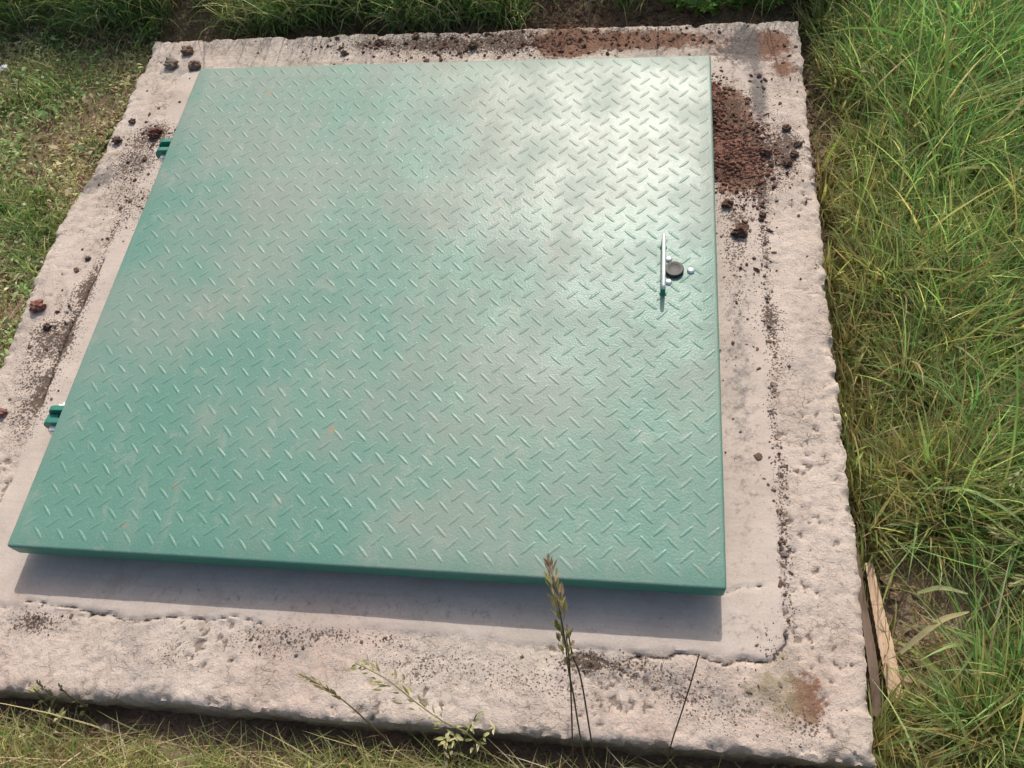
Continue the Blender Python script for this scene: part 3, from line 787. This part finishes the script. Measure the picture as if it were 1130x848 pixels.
# --- front: dry mat of straw and olive blades
def front_zone():
    av = lambda P_: ~((P_[..., 1] > -.190).any(1))
    n = 36000
    xy = np.stack([rng.uniform(-.45, 1.45, n), -.205 - np.abs(rng.uniform(0, .42, n))], -1)
    dark = np.exp(-((xy[:, 1] + .205) / .022) ** 2)
    gap = np.exp(-((xy[:, 0] - .33) / .10) ** 2 - ((xy[:, 1] + .22) / .035) ** 2) + np.exp(-((xy[:, 0] - .78) / .06) ** 2 - ((xy[:, 1] + .22) / .03) ** 2)
    k = rng.random(n) > .25 * dark + .6 * gap; xy = xy[k]; n = len(xy)
    L = rng.gamma(6, 1 / 6, n) * .085; az = rng.uniform(0, 2 * np.pi, n)
    ct = pal(n, [(.58, .49, .27), (.46, .41, .18), (.35, .38, .13), (.66, .58, .38), (.34, .25, .16), (.28, .35, .12)], [3, 3, 2.5, 1.6, 2, 1.5])
    blades_mesh("dry_grass", with_ground(xy, .001), az, L, rng.uniform(.5, 1.45, n), rng.uniform(-.1, .7, n), rng.uniform(.0009, .0021, n), ct * .85, ct, M_dry, "matted olive and straw coloured grass in front of the concrete", "dry grass", avoid=av, S=4)
    nc = 90
    cxy = np.stack([rng.uniform(-.4, 1.3, nc), rng.uniform(-.55, -.235, nc)], -1)
    cxy = np.concatenate([cxy, [(.06, -.235), (.03, -.26), (.52, -.235), (.58, -.23), (.62, -.24), (.47, -.24), (.66, -.235)]]); nc = len(cxy)
    per = rng.integers(25, 60, nc); idx = np.repeat(np.arange(nc), per); n = len(idx)
    a = rng.uniform(0, 2 * np.pi, n); xy = cxy[idx] + rng.normal(0, .012, (n, 2))
    L = rng.gamma(7, 1 / 7, n) * .085
    ct = pal(n, [(.42, .46, .19), (.56, .54, .26), (.66, .59, .38), (.30, .40, .15)], [3, 3, 2, 1.5])
    blades_mesh("grass", with_ground(xy), a, L, np.abs(rng.normal(.5, .3, n)), rng.gamma(2.2, .4, n), rng.uniform(.0012, .0026, n), ct * .7, ct, M_grass, "small olive green grass tufts in front of the concrete", "grass", avoid=av, tipdry=.4)
front_zone()

# --- left: low weedy turf with reddish soil patches
def leaflets(name, xy, size, cols, label, cat, lift=.02, mat=None):
    n = len(xy)
    az = rng.uniform(0, 2 * np.pi, n); tilt = rng.normal(0, .5, n); roll = rng.normal(0, .45, n)
    u = np.array([-1, -.35, .35, 1.0]); hwid = np.array([.08, .42, .40, .04])
    zc = ground_h(xy[:, 0], xy[:, 1]) + .002 + lift * rng.random(n) ** 1.4
    D = np.stack([np.cos(az) * np.cos(tilt), np.sin(az) * np.cos(tilt), np.sin(tilt)], -1)
    Sd = np.stack([-np.sin(az) * np.cos(roll), np.cos(az) * np.cos(roll), np.sin(roll)], -1)
    C0 = np.concatenate([xy, zc[:, None]], 1)
    mid = C0[:, None] + D[:, None] * (u[None, :, None] * size[:, None, None])
    mid[:, :, 2] -= (u[None] ** 2) * size[:, None] * .25
    A = mid - Sd[:, None] * (hwid[None, :, None] * size[:, None, None]); B = mid + Sd[:, None] * (hwid[None, :, None] * size[:, None, None])
    V_ = np.stack([A, B], 2).reshape(-1, 3)
    base_ = (np.arange(n) * 8)[:, None, None]; r = np.arange(3)[None, :, None] * 2
    F_ = (base_ + r + np.array([0, 1, 3, 2])[None, None]).reshape(-1, 4)
    o = np_mesh(name, V_, [F_], mat or M_weed, attrs={"Col": np.clip(np.repeat(cols, 8, 0), 0, 1)})
    return tag(o, label, cat, None, "stuff")
def left_zone():
    av = lambda P_: ~((P_[..., 0] > -.205).any(1))
    n = 85000
    xy = np.stack([rng.uniform(-1.3, -.212, n), rng.uniform(-.5, 1.32, n)], -1)
    # thin out over the bare reddish patches
    d = fbm(xy[:, 0], xy[:, 1], 9, 3, 91)
    barep = np.exp(-((xy[:, 0] + .33) / .09) ** 2 - ((xy[:, 1] - .93) / .07) ** 2) + np.exp(-((xy[:, 0] + .34) / .05) ** 2 - ((xy[:, 1] - .77) / .05) ** 2) + .7 * np.exp(-((xy[:, 0] + .27) / .06) ** 2 - ((xy[:, 1] - .46) / .14) ** 2)
    k = (d + .45 - .55 * barep + rng.normal(0, .22, n)) > .12
    xy = xy[k]; n = len(xy); d = d[k]
    cols = pal(n, [(.40, .44, .20), (.54, .51, .27), (.29, .38, .17), (.68, .58, .38), (.58, .42, .30)], [2.4, 3, 1.5, 3.4, 2])
    g = sstep(-.25, .35, fbm(xy[:, 0], xy[:, 1], 6, 2, 92))[:, None]
    cols = cols * (1 - g) + cols * np.array([.7, 1.0, .75]) * g
    leaflets("ground_cover", xy, rng.gamma(5, 1 / 5, n) * .0042, cols, "low olive weeds and moss covering the soil left of the concrete", "ground cover", .018)
    n = 32000
    xy = np.stack([rng.uniform(-1.3, -.21, n), rng.uniform(-.5, 1.32, n)], -1)
    L = rng.gamma(4, 1 / 4, n) * .040
    ct = pal(n, [(.6, .52, .30), (.48, .41, .21), (.30, .37, .12), (.66, .58, .40), (.42, .28, .18)], [3, 2.5, 3, 1, 1.5])
    blades_mesh("dry_grass", with_ground(xy, .001), rng.uniform(0, 2 * np.pi, n), L, rng.uniform(.3, 1.45, n), rng.uniform(0, .8, n), rng.uniform(.0009, .002, n), ct * .7, ct, M_dry, "thin straw and short blades among the weeds on the left", "dry grass", avoid=av, S=4)
    # greener patches of short grass
    cen = np.array([(-.29, .70), (-.33, .68), (-.26, .66), (-.36, .74), (-.56, .97), (-.60, .93), (-.52, .86), (-.44, 1.02), (-.38, 1.06), (-.63, 1.06), (-.46, .70), (-.26, .60)])
    idx = np.repeat(np.arange(len(cen)), 125); n = len(idx)
    xy = cen[idx] + rng.normal(0, .028, (n, 2))
    ct = pal(n, [(.25, .40, .14), (.33, .45, .16), (.20, .31, .12), (.46, .47, .22)], [3, 3, 2, 1.5])
    blades_mesh("grass", with_ground(xy), rng.uniform(0, 2 * np.pi, n), rng.gamma(6, 1 / 6, n) * .05, np.abs(rng.normal(.5, .35, n)), rng.gamma(2, .4, n), rng.uniform(.0014, .003, n), ct * .6, ct, M_grass, "fresh green short grass patches among the weeds on the left", "grass", avoid=av)
left_zone()

# --- back: taller grass behind the concrete
def back_zone():
    nc = 330
    cxy = np.stack([rng.uniform(-.95, 1.5, nc), rng.uniform(1.265, 2.3, nc)], -1)
    fx = np.stack([rng.uniform(-.05, .60, 46), rng.uniform(1.255, 1.33, 46)], -1)
    fl = np.stack([rng.uniform(-.75, -.20, 30), rng.uniform(1.26, 1.36, 30)], -1)
    cxy = np.concatenate([cxy, fx, fl])
    gap = (.97 * np.exp(-((cxy[:, 0] - .72) / .11) ** 4) + .9 * np.exp(-((cxy[:, 0] + .14) / .07) ** 4)) * (cxy[:, 1] < 1.42)
    cxy = cxy[rng.random(len(cxy)) > gap]; nc = len(cxy)
    per = rng.integers(50, 100, nc); idx = np.repeat(np.arange(nc), per); n = len(idx)
    a = rng.uniform(0, 2 * np.pi, n); xy = cxy[idx] + rng.normal(0, .018, (n, 2))
    az = np.arctan2(np.sin(a) - .55, np.cos(a))
    hl = np.clip((xy[:, 1] - 1.15) * .85 + .0, .06, .28)
    L = rng.gamma(9, 1 / 9, n) * np.minimum(hl * 1.15, .3)
    ct = pal(n, [(.24, .40, .14), (.30, .46, .17), (.44, .50, .22), (.70, .64, .44), (.17, .30, .11)], [3, 2.5, 2, 2.6, 1.2])
    av = lambda P_: ~(((P_[..., 1] < 1.172) & (P_[..., 2] < .02)) | (P_[..., 1] < 1.155)).any(1)
    blades_mesh("grass", with_ground(xy), az, L, np.abs(rng.normal(.25, .2, n)), rng.gamma(2.5, .4, n), rng.gamma(6, 1 / 6, n) * .0026, ct * .7, ct, M_grass, "tall dark green grass hanging over the soil behind the concrete", "grass", avoid=av, tipdry=.25)
    n = 9000
    xy = np.stack([rng.uniform(-.8, 1.25, n), rng.uniform(1.185, 1.6, n)], -1)
    ct = pal(n, [(.22, .16, .09), (.13, .09, .06), (.34, .28, .17), (.10, .11, .04)], [3, 3, 1.2, 1.5])
    blades_mesh("dry_grass", with_ground(xy, .001), rng.uniform(0, 2 * np.pi, n), rng.uniform(.02, .08, n), rng.uniform(.6, 1.45, n), rng.uniform(0, .6, n), rng.uniform(.0008, .0018, n), ct * .7, ct, M_dry, "dead stems on the soil strip behind the concrete", "dry grass", avoid=lambda P_: ~(((P_[..., 1] < 1.178)).any(1)), S=4)
back_zone()

# loose soil lumps on the bare strips around the slab
def ground_crumbs(name, regs, a, b, label, smax=.007):
    P_ = np.concatenate([np.stack([rng.uniform(x0, x1, n), rng.uniform(y0, y1, n)], -1) for n, x0, x1, y0, y1 in regs])
    n = len(P_); s = .0012 + smax * rng.random(n) ** 3
    scatter_rocks(name, with_ground(P_) + np.stack([np.zeros(n), np.zeros(n), s * .3], -1), s, soilcols(n, a, b), VAR1, label, "soil")
ground_crumbs("soil_crumbs", [(1500, 1.182, 1.26, .45, 1.25), (700, 1.185, 1.27, -.2, .45)], brown * 2.0, np.array([.32, .22, .16]), "brown crumbly earth between the right concrete edge and the grass")
ground_crumbs("soil_crumbs", [(1300, .5, 1.0, 1.175, 1.34), (500, -.25, .5, 1.175, 1.25)], redb * 1.2, np.array([.27, .16, .115]), "red brown crumbly earth behind the back concrete edge")
ground_crumbs("soil_crumbs", [(800, -.2, 1.25, -.30, -.19)], brown * 1.1, np.array([.2, .15, .11]), "dark crumbly earth in front of the front concrete edge", .004)
ground_crumbs("soil_crumbs", [(900, -.42, -.2, .35, 1.02)], np.array([.2, .11, .075]), np.array([.27, .16, .11]), "reddish crumbly earth among the weeds left of the concrete", .004)

# ------------------------------------------------------------------ individual plants and bits
def catmull(pts, k=6):
    pts = [np.array(p, float) for p in pts]; pts = [2 * pts[0] - pts[1]] + pts + [2 * pts[-1] - pts[-2]]
    out_ = []
    for i in range(1, len(pts) - 2):
        p0, p1, p2, p3 = pts[i - 1:i + 3]
        for j in range(k):
            t = j / k
            out_.append(.5 * ((2 * p1) + (-p0 + p2) * t + (2 * p0 - 5 * p1 + 4 * p2 - p3) * t * t + (-p0 + 3 * p1 - 3 * p2 + p3) * t ** 3))
    out_.append(pts[-2]); return np.array(out_)

def leafmesh(items):
    """items: (pos, dir, up, length, width, colour) -> verts, faces, colours of folded lens leaves"""
    V_, F_, C_ = [], [], []; off = 0
    us_ = np.array([0, .2, .45, .72, 1.0]); ws = np.array([.10, .75, 1.0, .62, .02])
    for pos, d, up, L, Wd, c in items:
        d = np.array(d, float); d /= np.linalg.norm(d); s = np.cross(d, up); s /= (np.linalg.norm(s) + 1e-9); nrm = np.cross(s, d)
        mid = np.array(pos)[None] + d[None] * (us_ * L)[:, None] - nrm[None] * (us_ ** 2 * L * .18)[:, None]
        e = nrm[None] * (ws * Wd * .18)[:, None]
        A = mid - s[None] * (ws * Wd / 2)[:, None] + e; B = mid + s[None] * (ws * Wd / 2)[:, None] + e
        v = np.stack([A, mid, B], 1).reshape(-1, 3); V_.append(v)
        i = np.arange(4)[:, None] * 3
        F_.append(np.concatenate([i + np.array([0, 1, 4, 3]), i + np.array([1, 2, 5, 4])]) + off); off += len(v)
        C_.append(np.repeat(np.array(c)[None], len(v), 0))
    return np.concatenate(V_), [np.concatenate(F_)], {"Col": np.clip(np.concatenate(C_), 0, 1)}

def stem_mesh(name, lines, r0, r1, col, mat, parent):
    V_, F_, C_ = [], [], []; off = 0; n = 6
    for pts in lines:
        m = len(pts); T_ = np.gradient(pts, axis=0); T_ /= np.linalg.norm(T_, axis=1)[:, None]
        ref = np.array([.3, .9, .2]); A = np.cross(T_, ref); A /= np.linalg.norm(A, axis=1)[:, None]; B = np.cross(T_, A)
        rad = np.linspace(r0, r1, m)[:, None, None]
        ang = np.arange(n) * 2 * np.pi / n
        v = pts[:, None] + rad * (np.cos(ang)[None, :, None] * A[:, None] + np.sin(ang)[None, :, None] * B[:, None])
        V_.append(v.reshape(-1, 3))
        i = np.arange(m - 1)[:, None] * n; j = np.arange(n)[None]; j2 = (j + 1) % n
        F_.append(np.stack([i + j, i + j2, i + n + j2, i + n + j], -1).reshape(-1, 4) + off); off += m * n
        C_.append(np.repeat(np.array(col)[None], m * n, 0) * rng.uniform(.85, 1.15))
    return np_mesh(name, np.concatenate(V_), [np.concatenate(F_)], mat, parent, attrs={"Col": np.concatenate(C_)})

def shift(pts, o): return np.array(pts) - np.array(o)
def seed_stalk(name, label, lines, head_from, n_spk, spk, spread, scol, hcols, cat="grass stalk", r=(.0011, .0006), side=.006, group=None):
    o0 = np.array(lines[0][0]); root = empty(name, o0); tag(root, label, cat, group)
    L_ = [catmull(shift(l, o0)) for l in lines]
    stem_mesh("stem", L_, r[0], r[1], scol, M_dry, root)
    items = []
    main = L_[0]; m = len(main); k0 = int(m * head_from)
    for i in range(n_spk):
        f = (i + .5) / n_spk; q = k0 + f * (m - 1 - k0); a = int(q); b = min(a + 1, m - 1)
        p = main[a] + (main[b] - main[a]) * (q - a); d = main[min(a + 2, m - 1)] - main[max(a - 2, 0)]; d = d / np.linalg.norm(d)
        rv = rng.normal(size=3); rv -= d * rv.dot(d); rv /= np.linalg.norm(rv)
        bulge = math.sin(math.pi * min(1, f * .85 + .15)) ** .7
        p = p + rv * side * bulge * rng.uniform(.2, 1)
        dd = d + rv * spread * rng.uniform(.4, 1.3)
        c = np.array(hcols[rng.integers(len(hcols))]) * rng.uniform(.75, 1.25)
        items.append((p, dd, rng.normal(size=3), spk * rng.uniform(.7, 1.2) * (.6 + .4 * bulge), spk * .26, c))
    v, f, at_ = leafmesh(items); np_mesh("seed_head", v, f, M_dry, root, attrs=at_)
    return root

HC = [(.28, .26, .11), (.38, .33, .16), (.20, .21, .08), (.46, .36, .22), (.36, .24, .18)]
seed_stalk("grass_stalk", "tall seeding grass stalks rising in front of the hatch's front edge",
           [[(.831, -.207, -.07), (.831, -.205, .007), (.831, -.196, .206), (.830, -.185, .291), (.827, -.172, .347), (.826, -.160, .389), (.822, -.142, .414), (.817, -.122, .429), (.810, -.100, .432)],
            [(.842, -.204, -.07), (.842, -.197, .184), (.838, -.177, .336), (.831, -.163, .371), (.827, -.147, .405)],
            [(.815, -.208, -.07), (.818, -.207, .032), (.827, -.190, .272), (.828, -.169, .351), (.826, -.152, .394)]],
           .56, 90, .0115, .42, (.15, .125, .065), HC, side=.0068)
seed_stalk("grass_stalk", "thin leafless dark stalk leaning across the front right concrete edge",
           [[(.930, -.203, -.07), (.930, -.200, -.027), (.930, -.190, .108), (.934, -.177, .219), (.939, -.160, .281), (.944, -.142, .314)]],
           .8, 3, .004, .2, (.12, .08, .05), [(.15, .1, .06)], r=(.0009, .0006), side=.001)
seed_stalk("grass_stalk", "loose spreading seed panicle leaning left over the front concrete edge",
           [[(.706, -.205, -.07), (.700, -.199, .0), (.690, -.193, .055), (.666, -.186, .080), (.637, -.172, .107), (.608, -.155, .131), (.582, -.145, .142), (.564, -.138, .132)]],
           .40, 74, .0125, .9, (.34, .30, .15), [(.44, .40, .20), (.32, .31, .13), (.54, .47, .28)], side=.013)
seed_stalk("grass_stalk", "narrow brownish seed head pointing left, left of the spreading panicle",
           [[(.577, -.203, -.07), (.577, -.200, -.007), (.572, -.192, .072), (.560, -.182, .116), (.538, -.170, .140), (.499, -.155, .131)]],
           .66, 40, .0095, .32, (.20, .17, .085), [(.30, .25, .12), (.38, .31, .16), (.22, .19, .09)], side=.0026)
for (px, py, hh_, lab) in ((.122, -.194, .055, "left one of two short grey seed spikes at the front left concrete edge"), (.152, -.196, .050, "right one of two short grey seed spikes at the front left concrete edge")):
    seed_stalk("grass_stalk", lab, [[(px, py, -.07), (px + .001, py + .002, -.03), (px - .001, py + .010, hh_ * .5), (px - .002, py + .018, hh_)]], .5, 26, .0075, .35, (.17, .15, .08), [(.13, .12, .07), (.2, .18, .1)], side=.0022)
for (px, py, tx, ty, tz, lab) in ((1.42, .20, 1.362, .165, .055, "pale seed head in the grass at the right, upper of three"),
                                  (1.40, .07, 1.330, .105, .045, "pale seed head in the grass at the right, middle one nearest the hatch"),
                                  (1.42, .06, 1.345, .030, .045, "pale seed head in the grass at the right, lower of three"),
                                  (1.30, .90, 1.258, .955, .06, "pale seed head in the upper grass near the back right corner"),
                                  (1.50, 1.05, 1.462, 1.10, .09, "pale seed head among the dark grass in the far right corner")):
    gz = float(ground_h(np.array(px), np.array(py)))
    seed_stalk("grass_stalk", lab, [[(px, py, gz), (lerp(px, tx, .25), lerp(py, ty, .25), .03), (lerp(px, tx, .65), lerp(py, ty, .65), tz), (tx, ty, tz - .004)]], .55, 40, .0105, .7, (.30, .30, .14), [(.42, .42, .22), (.33, .36, .15), (.5, .46, .28)], side=.009)

def weed(name, label, loc, n, L, Wd, cols, lean=(.5, 1.3), stems=5, cat="weed", hgt=.06, group=None):
    gz = float(ground_h(np.array(loc[0]), np.array(loc[1]))) if len(loc) < 3 else loc[2]
    root = empty(name, (loc[0], loc[1], gz)); tag(root, label, cat, group)
    lines = []; items = []
    for s in range(stems):
        a = rng.uniform(0, 2 * np.pi); ln = rng.uniform(*lean); h = hgt * rng.uniform(.6, 1.2)
        d = np.array([math.cos(a) * math.sin(ln), math.sin(a) * math.sin(ln), math.cos(ln)])
        b = np.array([math.cos(a) * .004, math.sin(a) * .004, -.002])
        pts = catmull([b, b + d * h * .5 + np.array([0, 0, .004]), b + d * h], 4); lines.append(pts)
        for k in range(n // stems):
            q = rng.integers(1, len(pts)); a2 = rng.uniform(0, 2 * np.pi)
            dd = d * .7 + np.array([math.cos(a2), math.sin(a2), rng.uniform(-.1, .5)])
            c = np.array(cols[rng.integers(len(cols))]) * rng.uniform(.75, 1.25)
            items.append((pts[q], dd, (rng.normal(0, .3), rng.normal(0, .3), 1), L * rng.uniform(.6, 1.2), Wd * rng.uniform(.7, 1.2), c))
    stem_mesh("stem", lines, .0012, .0007, (.14, .15, .06), M_weed, root)
    v, f, at_ = leafmesh(items); np_mesh("leaves", v, f, M_weed, root, attrs=at_)
    return root
GR = [(.15, .31, .055), (.21, .38, .075), (.12, .24, .05), (.28, .40, .10)]
OL = [(.20, .27, .08), (.29, .32, .12), (.15, .22, .07), (.36, .34, .18)]
PY = [(.62, .58, .32), (.54, .52, .25), (.44, .45, .19), (.68, .62, .40)]
weed("leafy_weed", "bright green leafy weed behind the concrete, left one of three by the right back corner", (.985, 1.265), 80, .026, .011, GR, hgt=.075)
weed("leafy_weed", "bright green leafy weed behind the concrete, middle one of three by the right back corner", (1.045, 1.275), 90, .028, .012, GR, hgt=.08)
weed("leafy_weed", "bright green leafy weed behind the concrete, right one of three by the right back corner", (1.105, 1.27), 80, .025, .011, GR, hgt=.07)
weed("leafy_weed", "pale yellow green weed with seed pods at the foot of the front concrete edge", (.655, -.222), 100, .013, .0042, PY, hgt=.115, stems=9, lean=(.1, .8))
weed("leafy_weed", "small yellow green weed tip poking over the front left concrete edge", (.09, -.205), 22, .012, .005, PY, hgt=.085, stems=4, lean=(.1, .5))
weed("leafy_weed", "pale green tuft in the straw left of the white pebble in front", (.138, -.222), 24, .010, .006, PY, hgt=.055, stems=4)
LW = [((-.30, .735), "feathery green weed at the outer left edge halfway down the concrete", GR, .05), ((-.37, .70), "green weed at the left, farther from the concrete than the feathery one", GR, .05),
      ((-.26, .655), "dark green weed touching the left concrete edge below the feathery weed", OL, .045), ((-.58, .95), "bright green weed clump at the left picture edge below the white litter", GR, .06),
      ((-.47, 1.02), "olive green weed in the middle of the left turf", OL, .055), ((-.27, 1.22), "tall green weed at the back left corner of the concrete", GR, .08),
      ((-.40, 1.24), "green weed in the back turf left of the corner weed", OL, .075), ((-.55, 1.24), "green leafy weed at the back, left of the turf's bare soil", GR, .08), ((-.66, 1.21), "green weed farthest back at the left picture edge", GR, .08), ((-.24, .90), "low olive weed against the left concrete edge near the far hinge", OL, .035)]
for lc, lab, cc_, hg in LW:
    weed("leafy_weed", lab, lc, 80, .017, .0055, cc_, hgt=hg, stems=7)

# boards left from the formwork along the right side of the slab
def board(name, label, pts, width, thick, mat, tilt=0.0):
    pts = [np.array(p) for p in pts]
    c_ = np.mean(pts, 0); root_l = c_
    bm = bmesh.new(); rings = []
    m = 18; path = catmull([p - c_ for p in pts], m)
    rs = []
    for i, p in enumerate(path):
        d = path[min(i + 1, len(path) - 1)] - path[max(i - 1, 0)]; d /= np.linalg.norm(d)
        s = np.array([d[1], -d[0], 0]); s /= np.linalg.norm(s)
        s = s * math.cos(tilt) + np.array([0, 0, -math.sin(tilt)]); u = np.cross(s, d)
        if u[2] < 0: u = -u
        fr = i / (len(path) - 1); e = width / 2 * (.62 + .5 * min(1, fr * 1.7)) * (1 + .03 * math.sin(i * 2.3) + .03 * rng.normal()) * (0.8 if i == len(path) - 1 else 1)
        rs.append([bm.verts.new(p + s * a * e + u * b) for a, b in ((-1, 0), (-1, thick), (-.93, thick * 1.06), (0, thick * 1.06 + rng.normal(0, .0003)), (.93, thick * 1.06), (1, thick), (1, 0))])
    for r0, r1 in zip(rs[:-1], rs[1:]):
        for k in range(7): bm.faces.new((r0[k], r0[(k + 1) % 7], r1[(k + 1) % 7], r1[k]))
    bm.faces.new(rs[0]); bm.faces.new(rs[-1][::-1])
    o = bm_obj(name, bm, mat, None, True, loc=tuple(c_)); o.data.set_sharp_from_angle(angle=math.radians(40))
    return tag(o, label, "board")
board("wooden_board", "pale splintered wooden board lying beside the front right concrete edge", [(1.206, .084, -.062), (1.210, .02, -.058), (1.215, -.04, -.056), (1.220, -.098, -.060)], .016, .006, M_wood, .15)
board("weathered_board", "dark weathered board edge wedged between the concrete and the pale board", [(1.190, .095, -.062), (1.191, .02, -.060), (1.194, -.05, -.058), (1.196, -.115, -.068)], .011, .010, M_bark, .1)

# forked dry twig behind the back edge
tw = empty("dry_twig", (.760, 1.205, -.055)); tag(tw, "pale forked dry twig standing behind the back concrete edge", "twig")
stem_mesh("branch", [catmull([(0, 0, -.01), (.001, .02, .02), (.003, .045, .045), (-.004, .07, .07), (-.02, .10, .10)], 5), catmull([(.003, .045, .045), (.010, .07, .07), (.016, .10, .10)], 5), catmull([(.001, .02, .02), (-.012, .03, .03), (-.02, .05, .045)], 5)], .0022, .0010, (.36, .28, .19), M_dry, tw)

# white litter, petals and pebbles
lit = clod((-.535, 1.115), .0095, (.72, .70, .68), "small white bit of litter in the weeds at the upper left", "litter_scrap", "litter", 41, .5, None, .5, ICO2, float(ground_h(np.array(-.535), np.array(1.115))) + .016)
clod((.168, -.214), .0075, (.50, .40, .37), "pinkish white pebble in the straw in front of the concrete", "pebble", "pebble", 42, .2, None, .8, ICO2, float(ground_h(np.array(.168), np.array(-.214))) + .004)
clod((-.335, .725), .0055, (.62, .58, .50), "pale chip lying in the green weeds halfway down the left side", "pebble", "pebble", 43, .3, None, .6, ICO2, float(ground_h(np.array(-.335), np.array(.725))) + .016)
fl = empty("white_flower", (1.53, 1.20, .03)); tag(fl, "small white flower in the grass at the upper right corner", "flower")
gz = float(ground_h(np.array(1.53), np.array(1.20)))
stem_mesh("stem", [catmull([(0, 0, gz - .03), (.002, .002, -.03), (0, 0, .0)], 4)], .0009, .0007, (.12, .2, .05), M_weed, fl)
v, f, at_ = leafmesh([((0, 0, 0), (math.cos(k * 1.05), math.sin(k * 1.05), .15), (0, 0, 1), .010, .006, (.8, .8, .78)) for k in range(6)])
np_mesh("petals", v, f, M_weed, fl, attrs=at_)
# broad dead blades lying over the grass at the right
def deadblade(pts, wd, label, col):
    o0 = np.array(pts[0]); root = empty("dead_leaf", o0); path = catmull(shift(pts, o0), 6); m = len(path)
    T_ = np.gradient(path, axis=0); s = np.cross(T_, [0, 0, 1]); s /= np.linalg.norm(s, axis=1)[:, None]
    t = np.linspace(0, 1, m); ww = (wd / 2 * np.sin(np.pi * (t * .85 + .12)) ** .6)[:, None]
    up = np.array([0, 0, 1]) * .25
    A = path - s * ww + up * ww; B = path + s * ww + up * ww
    v = np.stack([A, path, B], 1).reshape(-1, 3); i = np.arange(m - 1)[:, None] * 3
    F_ = np.concatenate([i + np.array([0, 1, 4, 3]), i + np.array([1, 2, 5, 4])])
    bpy.data.objects.remove(root)
    o = np_mesh("dead_leaf", v, [F_], M_dry, attrs={"Col": np.repeat(np.array(col)[None], len(v), 0) * (1 + .15 * noise(np.arange(len(v)) * .3, np.zeros(len(v)), 3))[:, None]}, loc=tuple(o0))
    return tag(o, label, "dead leaf")
deadblade([(1.215, -.05, .0), (1.24, -.028, .016), (1.265, -.010, .022), (1.30, .004, .012)], .0075, "broad straw coloured dead blade arching beside the pale board", (.46, .40, .22))
deadblade([(1.245, .028, .0), (1.27, .032, .014), (1.30, .025, .018)], .006, "pale green dead blade arching above the upper end of the boards", (.36, .38, .18))
deadblade([(1.365, .02, .03), (1.372, -.005, .035), (1.366, -.022, .03)], .009, "small whitish dry leaf hanging in the grass at the right edge", (.62, .55, .45))
deadblade([(1.27, .175, .0), (1.31, .155, .045), (1.35, .125, .055), (1.385, .095, .045)], .005, "long grey green blade lying across the grass right of the boards", (.22, .30, .12))
